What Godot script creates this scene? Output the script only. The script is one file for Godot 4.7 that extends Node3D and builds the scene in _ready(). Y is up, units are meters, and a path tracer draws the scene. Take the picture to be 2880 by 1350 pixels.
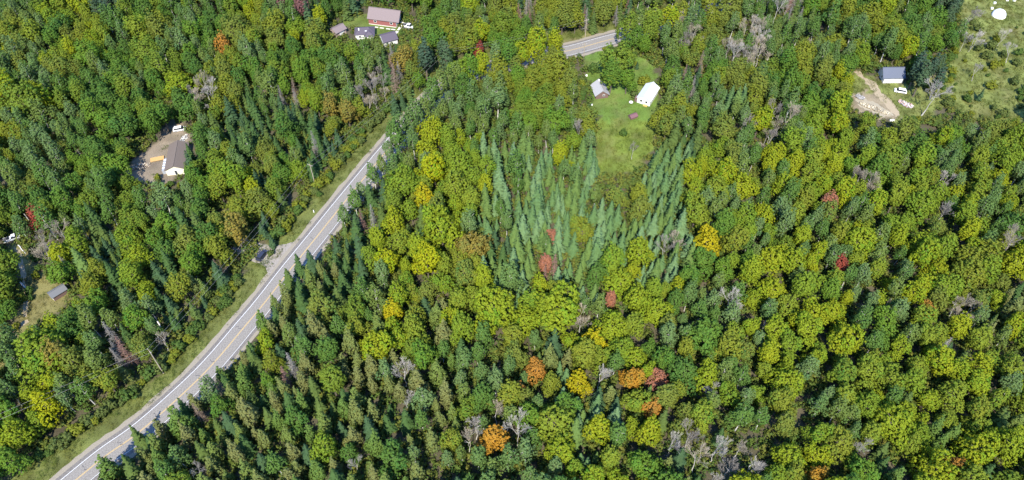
extends Node3D

# Aerial view over a mixed autumn forest with a two-lane road, a few houses and clearings.
# y is up, the view looks towards -z, 1 unit = 1 m.

const EYE := 190.0          # height of the drone above the ground
const TILT := 49.0          # degrees below the horizon
const FOCAL := 2200.0       # in survey units: the survey sheet is 2880 x 1350, centre 1440, 675

var rng := RandomNumberGenerator.new()
var noise := FastNoiseLite.new()
var taken := {}
var mats := {}
var ct := cos(deg_to_rad(TILT))
var sn := sin(deg_to_rad(TILT))

# What grows where: a fan-shaped survey of the wood, 48 columns by 23 rows, each cell named by its main tree
# y yellow-green maple, g green broadleaf, a grey-green aspen, o olive-brown,
# s dark fir, b blue-green spruce, c olive cedar, p pine, d bare tree, D dead conifer, u shrub, . open
const SURVEY := [
	"aayyppggaagyRRsgsggggaaoDooDoDaaagoadDgogyagp...",
	"oagoyayoaggooyo.....goyggaD.oogadoddadaaaogagd..",
	"aayyyggagaOaaggggaDopgRuoo..oggaoaddaoaRygygudu.",
	"aaogagagyoogaggaadDgpuuogooug..gDgoaggoyu..pugu.",
	"yyyggyg.gdosaDyaadsuagaagga..u.aaaboaggo...duug.",
	"yaaagggggasssssoosu.aaaaggao...oaaaydayy...guuoo",
	"oaaagg...gassgDssu.ayyaaaayd.u.ssyaddaayoggugaoo",
	"aaaggg...gyaoyssu.aayyyaabyb.dbbyyoaygygygggRgao",
	"aoagag.u.gyysguu.aaoyyyaaaaa..bbyyaaayyydyyodyaa",
	"aaggagaaag.yosu.ssayYyaabbbbdobbyaaaaaOyayyydyaa",
	"gRaasgggsso.su..sDysoYaabbbobbbbygaaaaaoyyyyoyag",
	".ddyDsygoaogu..ssyyyysosbRbbbbbdgYoaggaayaayogdo",
	"gugDosysggDg..sssyYyYooabDbyyybbggygyayRayayyooy",
	"g..yosysosu..sssgaaoyyyabyobgyyyaaaoyyyyyaygyoos",
	"g..ggaasDu..sssogaYosyyyyyydOyygaadyaayyaaaOydas",
	".aygaDgduu..ccscysYyscayyayYyyyagaaayyyyaayyyysa",
	"ayyoaDouu..soDcccgsgcsayossoYygyoaoyyyYyyyyyDoo.",
	"ayyoosgu..ssgDcgccdccRaaaObodOyoyoayYaagyyayyyoa",
	"ayyaggu..ccsssssc.sdcagOOabYsybOydaao.aogysyyyya",
	"gygguu.scDscscssccsdccddgggbbysOygaao.oaaoyyyoys",
	"yggu..scsccccccycc.ccodOdao.yyyddca...oadsyysyyg",
	"ggu.sccccdccccccdccc.aaaaaybyygcddd.aoaggs.yOyyg",
	"g...scccccccccccccccgsaaaagyyyygcddaoaOggs.yaysg",
]

# ------------------------------------------------------------------ survey geometry
func spot(u: float, v: float, h := 0.0) -> Vector3:      # survey sheet -> point at height h
	var a := (u - 1440.0) / FOCAL
	var b := (675.0 - v) / FOCAL
	var k := (EYE - h) / (sn - b * ct)
	return Vector3(a * k, h, -(ct + b * sn) * k)

func sheet(p: Vector3) -> Vector2:                        # point -> survey sheet
	var d := -p.z * ct - (p.y - EYE) * sn
	var up := -p.z * sn + (p.y - EYE) * ct
	return Vector2(1440.0 + FOCAL * p.x / d, 675.0 - FOCAL * up / d)

# ------------------------------------------------------------------ small helpers
func numbered(called: String) -> String:
	var n: int = taken.get(called, 0)
	taken[called] = n + 1
	return called if n == 0 else "%s_%03d" % [called, n]

func lin(r: float, g: float, b: float) -> Color:
	return Color(r, g, b).linear_to_srgb()

func mat(key: String, c: Color, rough := 0.85, vertex := false, metal := 0.0) -> StandardMaterial3D:
	if mats.has(key):
		return mats[key]
	var m := StandardMaterial3D.new()
	m.resource_name = key
	m.albedo_color = c.linear_to_srgb()
	m.roughness = rough
	m.metallic = metal
	m.metallic_specular = 0.4
	m.vertex_color_use_as_albedo = vertex
	mats[key] = m
	return m

func leaf_mat(key: String, c: Color) -> StandardMaterial3D:
	if mats.has(key):
		return mats[key]
	var m := mat(key, c, 0.8, true)
	m.metallic_specular = 0.25
	m.backlight_enabled = true
	m.backlight = Color(0.62, 0.66, 0.4)
	return m

func grain(m: StandardMaterial3D, freq: float, lo: Color, hi: Color, size_m: float) -> StandardMaterial3D:
	var n := FastNoiseLite.new()
	n.seed = hash(m.resource_name) % 1000
	n.frequency = freq
	n.fractal_octaves = 5
	var t := NoiseTexture2D.new()
	t.width = 512
	t.height = 512
	t.seamless = true
	t.noise = n
	var g := Gradient.new()
	g.set_color(0, lo.linear_to_srgb())
	g.set_color(1, hi.linear_to_srgb())
	g.set_offset(0, 0.25)
	g.set_offset(1, 0.75)
	t.color_ramp = g
	m.albedo_texture = t
	m.uv1_triplanar = true
	m.uv1_world_triplanar = true
	m.uv1_scale = Vector3.ONE / size_m
	return m

func node_thing(called: String, label: String, category: String, at := Vector3.ZERO, turn := 0.0, group := "") -> Node3D:
	var o := Node3D.new()
	o.name = numbered(called)
	add_child(o)
	o.position = at
	o.rotation.y = turn
	tag(o, label, category, group)
	return o

func tag(o: Node, label: String, category: String, group := "") -> void:
	o.set_meta("label", label)
	o.set_meta("category", category)
	if group != "":
		o.set_meta("group", group)

func part(called: String, m: Mesh, material: Material, parent: Node, at := Vector3.ZERO) -> MeshInstance3D:
	var o := MeshInstance3D.new()
	o.name = called
	o.mesh = m
	if material:
		o.material_override = material
	o.position = at
	parent.add_child(o, true)
	return o

func structure(called: String, m: Mesh, material: Material) -> MeshInstance3D:
	var o := part(numbered(called), m, material, self)
	o.set_meta("kind", "structure")
	return o

func begin() -> SurfaceTool:
	var st := SurfaceTool.new()
	st.begin(Mesh.PRIMITIVE_TRIANGLES)
	return st

func finish(st: SurfaceTool) -> ArrayMesh:
	st.generate_normals()
	return st.commit()

func tri(st: SurfaceTool, a: Vector3, b: Vector3, c: Vector3) -> void:
	st.set_smooth_group(-1)
	st.add_vertex(a)
	st.add_vertex(b)
	st.add_vertex(c)

func quad(st: SurfaceTool, a: Vector3, b: Vector3, c: Vector3, d: Vector3) -> void:
	tri(st, a, b, c)
	tri(st, a, c, d)

# a hull of eight corners: bottom ring a b c d (seen from above, counter-clockwise) and a top ring
func hull(st: SurfaceTool, lo: Array, hi: Array) -> void:
	var n := lo.size()
	for i in n:
		var j := (i + 1) % n
		quad(st, lo[i], hi[i], hi[j], lo[j])
	for i in range(1, n - 1):
		tri(st, hi[0], hi[i + 1], hi[i])
		tri(st, lo[0], lo[i], lo[i + 1])

func box(st: SurfaceTool, c: Vector3, s: Vector3, bevel := 0.0) -> void:
	var h := s / 2.0
	var lo := [c + Vector3(-h.x, -h.y, h.z), c + Vector3(h.x, -h.y, h.z), c + Vector3(h.x, -h.y, -h.z), c + Vector3(-h.x, -h.y, -h.z)]
	var hi := []
	for p in lo:
		var q: Vector3 = p
		hi.append(Vector3(q.x - signf(q.x - c.x) * bevel, c.y + h.y, q.z - signf(q.z - c.z) * bevel))
	hull(st, lo, hi)

func boxed(c: Vector3, s: Vector3, bevel := 0.0) -> ArrayMesh:
	var st := begin()
	box(st, c, s, bevel)
	return finish(st)

func tube(st: SurfaceTool, a: Vector3, b: Vector3, ra: float, rb: float, sides := 5) -> void:
	var d := (b - a).normalized()
	var e := d.cross(Vector3(0.31, 0.2, 0.93)).normalized()
	if e.length() < 0.5:
		e = d.cross(Vector3.RIGHT).normalized()
	var f := d.cross(e)
	for i in sides:
		var t0 := TAU * i / sides
		var t1 := TAU * (i + 1) / sides
		var n0 := e * cos(t0) + f * sin(t0)
		var n1 := e * cos(t1) + f * sin(t1)
		quad(st, a + n0 * ra, b + n0 * rb, b + n1 * rb, a + n1 * ra)

# ------------------------------------------------------------------ leaves
class Leaves:
	var v := PackedVector3Array()
	var n := PackedVector3Array()
	var c := PackedColorArray()
	var x := PackedInt32Array()
	func kite(at: Vector3, along: Vector3, across: Vector3, nor: Vector3, col: Color) -> void:
		var k := v.size()
		v.append(at - along)
		v.append(at + across - along * 0.1)
		v.append(at + along)
		v.append(at - across - along * 0.1)
		for i in 4:
			n.append(nor)
			c.append(col)
		x.append_array(PackedInt32Array([k, k + 1, k + 2, k, k + 2, k + 3]))
	func triangle(a: Vector3, b: Vector3, d: Vector3, nor: Vector3, col: Color) -> void:
		var k := v.size()
		v.append(a)
		v.append(b)
		v.append(d)
		nor = nor.normalized()
		for i in 3:
			n.append(nor)
			c.append(col)
		x.append_array(PackedInt32Array([k, k + 1, k + 2]))
	func mesh() -> ArrayMesh:
		for i in range(0, x.size(), 3):      # every face is wound to agree with its normals
			var p := v[x[i]]
			if (v[x[i + 2]] - p).cross(v[x[i + 1]] - p).dot(n[x[i]] + n[x[i + 1]] + n[x[i + 2]]) < 0.0:
				var k := x[i + 1]
				x[i + 1] = x[i + 2]
				x[i + 2] = k
		var a := []
		a.resize(Mesh.ARRAY_MAX)
		a[Mesh.ARRAY_VERTEX] = v
		a[Mesh.ARRAY_NORMAL] = n
		a[Mesh.ARRAY_COLOR] = c
		a[Mesh.ARRAY_INDEX] = x
		var m := ArrayMesh.new()
		m.add_surface_from_arrays(Mesh.PRIMITIVE_TRIANGLES, a)
		return m

func rand_dir() -> Vector3:
	var z := rng.randf_range(-1.0, 1.0)
	var t := rng.randf() * TAU
	var r := sqrt(1.0 - z * z)
	return Vector3(r * cos(t), z, r * sin(t))

func leaf_tone(spread: float, hue: float) -> Color:
	var k := 1.0 + rng.randf_range(-spread, spread)
	return Color(k * (1.0 + hue), k * (1.0 + hue * 0.25), k * (1.0 - hue * 0.6))

# crown of leaf clumps, massed on several unequal lobes: radius r, from y0 to y1; `loose` opens gaps, `cone` narrows the top
func crown(r: float, y0: float, y1: float, clumps: int, size: float, per: int, loose := 0.0, cone := 0.0, hue := 0.2, lobed := 4) -> ArrayMesh:
	var L := Leaves.new()
	var mid := Vector3(0, lerpf(y0, y1, 0.42), 0)
	var hy := (y1 - y0) / 2.0
	var lobes := [[mid + Vector3(0, hy * 0.1, 0), Vector3(r * 0.6, hy * 0.95, r * 0.6), 0.0]]
	var turn := rng.randf() * TAU
	for i in lobed:
		var a := turn + TAU * i / lobed + rng.randf_range(-0.4, 0.4)
		var up := rng.randf_range(-0.45, 0.5)
		var narrow := 1.0 - cone * (up + 0.5)
		var far := r * rng.randf_range(0.3, 0.9) * narrow
		var k := rng.randf_range(0.26, 0.52)
		lobes.append([mid + Vector3(cos(a) * far, up * hy, sin(a) * far), Vector3(r * k * narrow, hy * k * rng.randf_range(0.9, 1.4), r * k * narrow), rng.randfn(0.0, hue * 0.8)])
	var spots := []
	var tries := 0
	while spots.size() < clumps and tries < clumps * 16:
		tries += 1
		var d := rand_dir()
		if d.y < -0.5:
			continue
		var lobe: Array = lobes[rng.randi() % lobes.size()]
		var ext: Vector3 = lobe[1]
		var p: Vector3 = lobe[0] + d * ext * (rng.randf_range(0.75, 1.1) if rng.randf() < 0.86 else rng.randf_range(1.1, 1.4))
		if cone > 0.0:
			var t := clampf((p.y - y0) / (y1 - y0), 0.0, 1.0)
			var shrink := 1.0 - cone * pow(t, 1.3)
			p.x *= shrink
			p.z *= shrink
		var ok := true
		for q in lobes:
			if q != lobe and ((p - q[0]) / q[1]).length() < 0.82:
				ok = false
				break
		if not ok:
			continue
		for s in spots:
			if s[0].distance_squared_to(p) < size * size * 0.75:
				ok = false
				break
		if ok:
			spots.append([p, (d + (p - mid).normalized() * 0.5).normalized(), lobe[2]])
	for s in spots:
		var p: Vector3 = s[0]
		var out: Vector3 = s[1]
		if rng.randf() < loose * 0.35:
			continue
		var cr := size * rng.randf_range(0.55, 0.95)
		var tone := rng.randf_range(0.86, 1.14)
		var h: float = s[2] + rng.randfn(0.0, hue * 0.6)
		var n := int(per * (1.0 - loose * rng.randf()))
		for i in n:
			var d := rand_dir()
			d = (d + out * 0.45 + Vector3.UP * 0.35).normalized()
			var at := p + Vector3(d.x, d.y * 0.75, d.z) * cr * pow(rng.randf(), 0.45)
			var nor := (d * 0.9 + out * 0.35 + rand_dir() * 0.55).normalized()
			var al := nor.cross(rand_dir()).normalized()
			var ac := nor.cross(al)
			var ls := rng.randf_range(0.17, 0.32) * minf(1.0, size * 1.5)
			var col := leaf_tone(0.1, h + rng.randf_range(-0.06, 0.06)) * tone
			L.kite(at, al * ls, ac * ls * 0.7, (nor * 0.5 + d * 0.5 + out * 0.4).normalized(), col)
	# inner leaves that keep the sky out
	for i in int(clumps * 2.2):
		var d := rand_dir()
		var at := mid + Vector3(d.x * r * 0.6 * (1.0 - cone * 0.6), d.y * hy * 0.65, d.z * r * 0.6 * (1.0 - cone * 0.6))
		var al := rand_dir()
		var ac := al.cross(rand_dir()).normalized()
		L.kite(at, al * size * 0.5, ac * size * 0.4, (d + Vector3.UP * 0.3).normalized(), leaf_tone(0.15, 0.0))
	return L.mesh()

# conical crown of drooping boughs
func spire(r: float, y0: float, y1: float, step: float, droop: float, ragged: float, thin := 0.0) -> ArrayMesh:
	var L := Leaves.new()
	var y := y0
	while y < y1 - 0.25:
		var t := (y - y0) / (y1 - y0)
		var reach := r * pow(1.0 - t, 0.85) * (1.0 if t > 0.12 else 0.75 + 2.0 * t)
		var nb := int(lerpf(10.0, 5.0, t))
		var turn := rng.randf() * TAU
		for i in nb:
			if rng.randf() < thin:
				continue
			var a := turn + TAU * i / nb + rng.randf_range(-0.25, 0.25)
			var d := Vector3(cos(a), 0, sin(a))
			var side := Vector3(-d.z, 0, d.x)
			var len := reach * rng.randf_range(1.0 - ragged, 1.0 + ragged * 0.5) + 0.12
			var o := Vector3(0, y + rng.randf_range(-0.15, 0.15), 0)
			var w := len * rng.randf_range(0.24, 0.34) + 0.1
			var lift := rng.randf_range(-0.1, 0.15)
			var m1 := o + d * len * 0.5 + Vector3(0, -droop * len * 0.3 + lift * len * 0.4, 0)
			var tip := o + d * len + Vector3(0, -droop * len * 0.75 + lift * len, 0)
			var nor := (d * 0.75 + Vector3.UP * 0.75 + rand_dir() * 0.25).normalized()
			var col := leaf_tone(0.2, rng.randf_range(-0.08, 0.08))
			var edge := Vector3(0, -w * 0.45, 0)
			L.triangle(o, m1 + side * w + edge, m1, nor + side * 0.3, col)
			L.triangle(o, m1, m1 - side * w + edge, nor - side * 0.3, col)
			L.triangle(m1, m1 + side * w + edge, tip, nor + side * 0.3, col * 1.06)
			L.triangle(m1, tip, m1 - side * w + edge, nor - side * 0.3, col * 1.06)
			for k in 3:
				var s := 1.0 if rng.randf() < 0.5 else -1.0
				var q := o.lerp(tip, rng.randf_range(0.35, 0.9))
				var e := q + (d * 0.5 + side * s).normalized() * w * rng.randf_range(0.7, 1.4) + Vector3(0, -w * rng.randf_range(0.1, 0.5), 0)
				L.triangle(q - d * 0.16, e, q + d * 0.16, (nor + side * s * 0.5).normalized(), leaf_tone(0.2, 0.0))
		y += step * rng.randf_range(0.8, 1.2)
	var top := Vector3(0, y1, 0)
	for i in 4:
		var a := TAU * i / 4.0
		var d := Vector3(cos(a), 0, sin(a))
		var e := Vector3(-d.z, 0, d.x)
		L.triangle(top, top + d * 0.14 - e * 0.1 - Vector3(0, 0.8, 0), top + d * 0.14 + e * 0.1 - Vector3(0, 0.8, 0), d, Color.WHITE)
	return L.mesh()

# trunk with a few limbs
func trunk_mesh(h: float, r: float, limbs: int, spread: float, bend := 0.3) -> ArrayMesh:
	var st := begin()
	var p := Vector3.ZERO
	var segs := 4
	var pts := [p]
	for i in segs:
		p += Vector3(rng.randf_range(-bend, bend), h / segs, rng.randf_range(-bend, bend))
		pts.append(p)
	for i in segs:
		tube(st, pts[i], pts[i + 1], r * (1.0 - 0.8 * i / segs) * (1.25 if i == 0 else 1.0), r * (1.0 - 0.8 * (i + 1) / segs), 6)
	for i in limbs:
		var t := rng.randf_range(0.45, 0.95)
		var k := int(t * segs)
		var o: Vector3 = pts[k].lerp(pts[mini(k + 1, segs)], t * segs - k)
		var a := rng.randf() * TAU
		var e := o + Vector3(cos(a) * spread, spread * rng.randf_range(0.4, 1.1), sin(a) * spread) * rng.randf_range(0.6, 1.0)
		tube(st, o, e, r * 0.4, r * 0.12, 4)
	return finish(st)

func twigs(st: SurfaceTool, a: Vector3, d: Vector3, len: float, r: float, depth: int, fan: float) -> void:
	var b := a + d * len
	tube(st, a, b, r, r * 0.62, 4 if depth > 1 else 3)
	if depth == 0:
		return
	var n := 3 if depth > 1 else 4
	for i in n:
		var e := (d + rand_dir() * fan + Vector3.UP * 0.18).normalized()
		twigs(st, a.lerp(b, rng.randf_range(0.55, 1.0)), e, len * rng.randf_range(0.6, 0.82), maxf(r * 0.56, 0.016), depth - 1, fan)

func bare_crown(h: float, fan: float, stems: int) -> ArrayMesh:
	var st := begin()
	for i in stems:
		var a := rng.randf() * TAU
		var d := Vector3(cos(a) * 0.45, 1, sin(a) * 0.45).normalized()
		twigs(st, Vector3(0, h * rng.randf_range(0.25, 0.5), 0), d, h * 0.2, 0.085, 5, fan)
	return finish(st)

func dead_boughs(h: float, r: float) -> ArrayMesh:
	var st := begin()
	var y := h * 0.15
	while y < h * 0.97:
		var reach := r * (1.0 - y / h) + 0.25
		for i in 6:
			var a := rng.randf() * TAU
			var d := Vector3(cos(a), rng.randf_range(-0.5, 0.1), sin(a))
			var o := Vector3(0, y, 0)
			var e := o + d * reach * rng.randf_range(0.6, 1.1)
			tube(st, o, e, 0.045, 0.015, 3)
			for k in 3:
				var q := o.lerp(e, rng.randf_range(0.3, 1.0))
				tube(st, q, q + (d + rand_dir() * 0.8) * reach * 0.35, 0.03, 0.012, 3)
		y += 0.42
	return finish(st)

# ------------------------------------------------------------------ kinds of trees
var shapes := {}        # form -> array of crown meshes
var trunks := {}        # form -> array of trunk meshes
var tones := {}         # code -> array of materials
var kinds := {}         # code -> description
var trees := []         # every placed tree

func make_kinds() -> void:
	rng.seed = 11
	shapes.broad = []
	shapes.wide = []
	shapes.aspen = []
	shapes.fir = []
	shapes.spruce = []
	shapes.cedar = []
	shapes.pine = []
	shapes.bare = []
	shapes.dead = []
	shapes.shrub = []
	for i in 5:
		shapes.broad.append(crown(4.3, 3.0, 14.2, 270, 0.62, 15, 0.2, 0.22, 0.16, 8))
	for i in 3:
		shapes.wide.append(crown(5.5, 3.0, 14.0, 380, 0.66, 16, 0.2, 0.16, 0.16, 10))
	for i in 5:
		shapes.aspen.append(crown(3.2, 4.0, 15.0, 200, 0.55, 14, 0.35, 0.3, 0.08, 7))
	for i in 6:
		shapes.fir.append(spire(2.6, 0.8, 12.0, 0.52, 0.45, 0.6, 0.12))
	for i in 6:
		shapes.spruce.append(spire(2.5, 0.5, 11.6, 0.46, 0.42, 0.55, 0.08))
	for i in 4:
		shapes.cedar.append(crown(3.3, 0.8, 13.4, 230, 0.54, 18, 0.15, 0.62, 0.12, 8))
	for i in 3:
		shapes.pine.append(crown(3.4, 3.0, 16.0, 95, 0.85, 26, 0.2, 0.55, 0.08))
	for i in 4:
		shapes.bare.append(bare_crown(13.0, 0.5, 3))
	for i in 3:
		shapes.dead.append(dead_boughs(13.0, 1.9))
	for i in 4:
		shapes.shrub.append(crown(1.5, 0.1, 2.6, 46, 0.5, 22, 0.15, 0.1, 0.15))
	trunks.broad = [trunk_mesh(10.0, 0.24, 7, 2.6), trunk_mesh(10.0, 0.22, 7, 2.6)]
	trunks.wide = [trunk_mesh(10.0, 0.32, 9, 3.4)]
	trunks.aspen = [trunk_mesh(12.5, 0.17, 6, 1.7), trunk_mesh(12.5, 0.15, 5, 1.7, 0.5)]
	trunks.fir = [trunk_mesh(11.4, 0.16, 0, 0.0, 0.05)]
	trunks.spruce = [trunk_mesh(11.5, 0.13, 0, 0.0, 0.03)]
	trunks.cedar = [trunk_mesh(10.0, 0.16, 0, 0.0, 0.08)]
	trunks.pine = [trunk_mesh(15.0, 0.28, 8, 2.0, 0.15)]
	trunks.bare = [trunk_mesh(9.0, 0.15, 3, 1.5, 0.4), trunk_mesh(9.0, 0.13, 3, 1.5, 0.6)]
	trunks.dead = [trunk_mesh(13.0, 0.15, 0, 0.0, 0.1)]
	trunks.shrub = [trunk_mesh(1.6, 0.04, 5, 0.7, 0.15)]

	tones.y = [[Color(0.182, 0.232, 0.014), "yellow-green"], [Color(0.212, 0.246, 0.012), "golden green"], [Color(0.142, 0.206, 0.018), "lime green"], [Color(0.160, 0.206, 0.020), "mustard green"]]
	tones.Y = [[Color(0.31, 0.265, 0.008), "bright yellow"], [Color(0.26, 0.275, 0.008), "lemon yellow"]]
	tones.g = [[Color(0.086, 0.160, 0.022), "mid green"], [Color(0.104, 0.182, 0.020), "fresh green"], [Color(0.074, 0.142, 0.025), "deep green"], [Color(0.122, 0.176, 0.020), "olive green"]]
	tones.a = [[Color(0.098, 0.166, 0.045), "grey-green"], [Color(0.116, 0.182, 0.060), "silvery green"], [Color(0.086, 0.160, 0.032), "dull green"], [Color(0.124, 0.178, 0.040), "pale olive"]]
	tones.o = [[Color(0.160, 0.188, 0.020), "olive-brown"], [Color(0.205, 0.165, 0.032), "tawny"], [Color(0.138, 0.170, 0.028), "brownish green"]]
	tones.O = [[Color(0.36, 0.185, 0.022), "bright orange"], [Color(0.34, 0.165, 0.03), "rusty orange"]]
	tones.R = [[Color(0.24, 0.055, 0.035), "dark red"], [Color(0.30, 0.125, 0.075), "salmon red"], [Color(0.17, 0.085, 0.085), "purplish"]]
	tones.s = [[Color(0.056, 0.108, 0.030), "dark green"], [Color(0.082, 0.125, 0.030), "moss green"], [Color(0.050, 0.096, 0.040), "bottle green"]]
	tones.b = [[Color(0.096, 0.174, 0.062), "blue-green"], [Color(0.128, 0.212, 0.090), "silvery blue"], [Color(0.106, 0.172, 0.044), "sage green"]]
	tones.c = [[Color(0.130, 0.178, 0.040), "olive"], [Color(0.148, 0.178, 0.050), "brown-olive"], [Color(0.102, 0.168, 0.034), "mossy green"], [Color(0.158, 0.172, 0.056), "tan-green"]]
	tones.p = [[Color(0.050, 0.090, 0.055), "dark blue-green"], [Color(0.062, 0.105, 0.050), "soft green"]]
	tones.d = [[Color(0.33, 0.31, 0.28), "pale"], [Color(0.22, 0.20, 0.18), "grey"], [Color(0.30, 0.26, 0.20), "tan"]]
	tones.D = [[Color(0.19, 0.11, 0.085), "red-brown"], [Color(0.21, 0.195, 0.175), "grey"], [Color(0.20, 0.145, 0.105), "brown"]]
	tones.u = [[Color(0.070, 0.120, 0.024), "green"], [Color(0.150, 0.170, 0.018), "yellow-green"], [Color(0.095, 0.125, 0.032), "olive"]]
	for code in tones:
		for i in tones[code].size():
			var key := "%s leaves %s" % [tones[code][i][1], code]
			var c: Color = tones[code][i][0]
			tones[code][i].append(mat("bark " + key, c, 0.9) if code in ["d", "D"] else leaf_mat(key, c))

	kinds.y = {"name": "maple_tree", "cat": "maple", "noun": "maple", "forms": ["broad", "broad", "wide"], "r": 3.9, "h": 13.5, "sp": 0.70, "bark": "brown"}
	kinds.Y = {"name": "maple_tree", "cat": "maple", "noun": "maple", "forms": ["broad"], "r": 3.3, "h": 13.0, "sp": 0.70, "bark": "brown"}
	kinds.g = {"name": "green_broadleaf_tree", "cat": "broadleaf tree", "noun": "broadleaf", "forms": ["broad", "broad", "wide"], "r": 3.9, "h": 13.5, "sp": 0.70, "bark": "brown"}
	kinds.a = {"name": "aspen_tree", "cat": "aspen", "noun": "aspen", "forms": ["aspen"], "r": 3.15, "h": 14.5, "sp": 0.79, "bark": "white"}
	kinds.o = {"name": "tawny_broadleaf_tree", "cat": "broadleaf tree", "noun": "broadleaf", "forms": ["broad", "broad", "wide"], "r": 3.7, "h": 13.0, "sp": 0.70, "bark": "brown"}
	kinds.O = {"name": "maple_tree", "cat": "maple", "noun": "maple", "forms": ["broad"], "r": 3.0, "h": 12.5, "sp": 0.72, "bark": "brown"}
	kinds.R = {"name": "maple_tree", "cat": "maple", "noun": "maple", "forms": ["broad"], "r": 2.4, "h": 11.0, "sp": 0.74, "bark": "brown"}
	kinds.s = {"name": "fir_tree", "cat": "fir", "noun": "fir", "forms": ["fir"], "r": 2.3, "h": 12.0, "sp": 0.86, "bark": "brown"}
	kinds.b = {"name": "spruce_tree", "cat": "spruce", "noun": "spruce", "forms": ["spruce"], "r": 1.9, "h": 11.6, "sp": 0.74, "bark": "brown"}
	kinds.c = {"name": "cedar_tree", "cat": "cedar", "noun": "feathery cedar", "forms": ["cedar"], "r": 2.8, "h": 12.5, "sp": 0.72, "bark": "brown"}
	kinds.p = {"name": "pine_tree", "cat": "pine", "noun": "pine", "forms": ["pine"], "r": 3.4, "h": 16.0, "sp": 0.74, "bark": "brown"}
	kinds.d = {"name": "bare_tree", "cat": "bare tree", "noun": "leafless tree", "forms": ["bare"], "r": 2.8, "h": 13.0, "sp": 0.72, "bark": "pale"}
	kinds.D = {"name": "dead_conifer", "cat": "dead tree", "noun": "dead conifer", "forms": ["dead"], "r": 1.9, "h": 13.0, "sp": 0.9, "bark": "grey"}
	kinds.u = {"name": "shrub", "cat": "shrub", "noun": "shrub", "forms": ["shrub"], "r": 1.5, "h": 2.6, "sp": 0.9, "bark": "brown"}
	mat("brown", Color(0.12, 0.10, 0.08), 0.95)
	mat("white", Color(0.52, 0.51, 0.47), 0.8)
	mat("pale", Color(0.42, 0.40, 0.37), 0.85)
	mat("grey", Color(0.22, 0.20, 0.18), 0.9)

# ------------------------------------------------------------------ planting
var cells := {}
var keep_out := []       # survey rectangles that crowns must leave in view: [u0, v0, u1, v1]
var road_left := PackedVector2Array()
var road_mid := PackedVector2Array()

func fits(x: float, z: float, r: float, k: float) -> bool:
	var cx := int(floor(x / 6.0))
	var cz := int(floor(z / 6.0))
	for i in range(cx - 2, cx + 3):
		for j in range(cz - 2, cz + 3):
			for t in cells.get(Vector2i(i, j), []):
				var need: float = (r + t.r) * minf(k, t.k)
				if Vector2(t.x - x, t.z - z).length_squared() < need * need:
					return false
	return true

func plant(code: String, x: float, z: float, size: float, tone := -1, form := "", extra := {}) -> Dictionary:
	var kd: Dictionary = kinds[code]
	var f: String = form if form != "" else kd.forms[rng.randi() % kd.forms.size()]
	var base: float = 5.2 if f == "wide" else kd.r
	var t := {"code": code, "x": x, "z": z, "r": base * size, "k": kd.sp, "size": size, "form": f, "tone": tone if tone >= 0 else ([0, 2, 0, 2, 0][rng.randi() % 5] if code == "o" else rng.randi() % tones[code].size()),
		"shape": rng.randi() % shapes[f].size(), "turn": rng.randf() * TAU, "tall": rng.randf_range(0.88, 1.14), "girth": rng.randf_range(0.9, 1.12), "lean": extra.get("lean", Vector2(rng.randfn(0, 0.02), rng.randfn(0, 0.02))), "label": extra.get("label", "")}
	t.h = kd.h * size * t.tall
	trees.append(t)
	var c := Vector2i(int(floor(x / 6.0)), int(floor(z / 6.0)))
	if not cells.has(c):
		cells[c] = []
	cells[c].append(t)
	return t

func to_line(p: Vector2, line: PackedVector2Array) -> float:     # signed distance, + left of the line
	var best := 1e9
	var side := 1.0
	for i in line.size() - 1:
		var q := Geometry2D.get_closest_point_to_segment(p, line[i], line[i + 1])
		var d := p.distance_to(q)
		if d < best:
			best = d
			side = signf((line[i + 1] - line[i]).cross(p - line[i]))
	return best * side

func blocked(x: float, z: float, r: float, h: float) -> bool:
	var base := sheet(Vector3(x, 0, z))
	var crown_at := sheet(Vector3(x, h * 0.6, z))
	var top := sheet(Vector3(x, h, z))
	var pr := r * FOCAL / Vector3(x, EYE, z).length() * 0.8
	for k in keep_out:
		var rc := Rect2(k[0], k[1], k[2] - k[0], k[3] - k[1])
		if rc.has_point(base) or rc.has_point(top) or rc.grow(pr).has_point(crown_at) or rc.grow(pr * 0.5).has_point(sheet(Vector3(x, h * 0.85, z))):
			return true
	var d := to_line(Vector2(x, -z), road_mid)
	var far_end := -z > 208.0
	if d < 0.0:       # right of the road in the view
		if -d < (4.8 if far_end else 5.0) + r * 0.5:
			return true
		if far_end or h < 4.0:
			return false
		var q := spot(top.x, top.y)
		var over := -to_line(Vector2(q.x, -q.z), road_mid)
		return over < (-2.2 if -z > 176.0 else (-1.6 if noise.get_noise_2d(x * 9.0, z * 9.0) > 0.12 else 0.4))
	return d < (5.5 + r * 0.4 if far_end and -z > 225.0 else 8.2 + r * 0.5)

func code_at(x: float, z: float) -> String:
	var p := sheet(Vector3(x, 7.0, z))
	p += Vector2(noise.get_noise_2d(x * 3.0, z * 3.0), noise.get_noise_2d(x * 3.0 + 500.0, z * 3.0)) * 26.0
	if p.x < -70.0 or p.x > 2950.0 or p.y < -75.0 or p.y > 1420.0:
		return "."
	var row: String = SURVEY[clampi(int(p.y / 60.0), 0, 22)]
	var code: String = row[clampi(int(floor(p.x / 60.0)), 0, 47)]
	return {"O": "o", "Y": "y", "R": "a"}.get(code, code)       # trees of these colours are planted one by one

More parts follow.
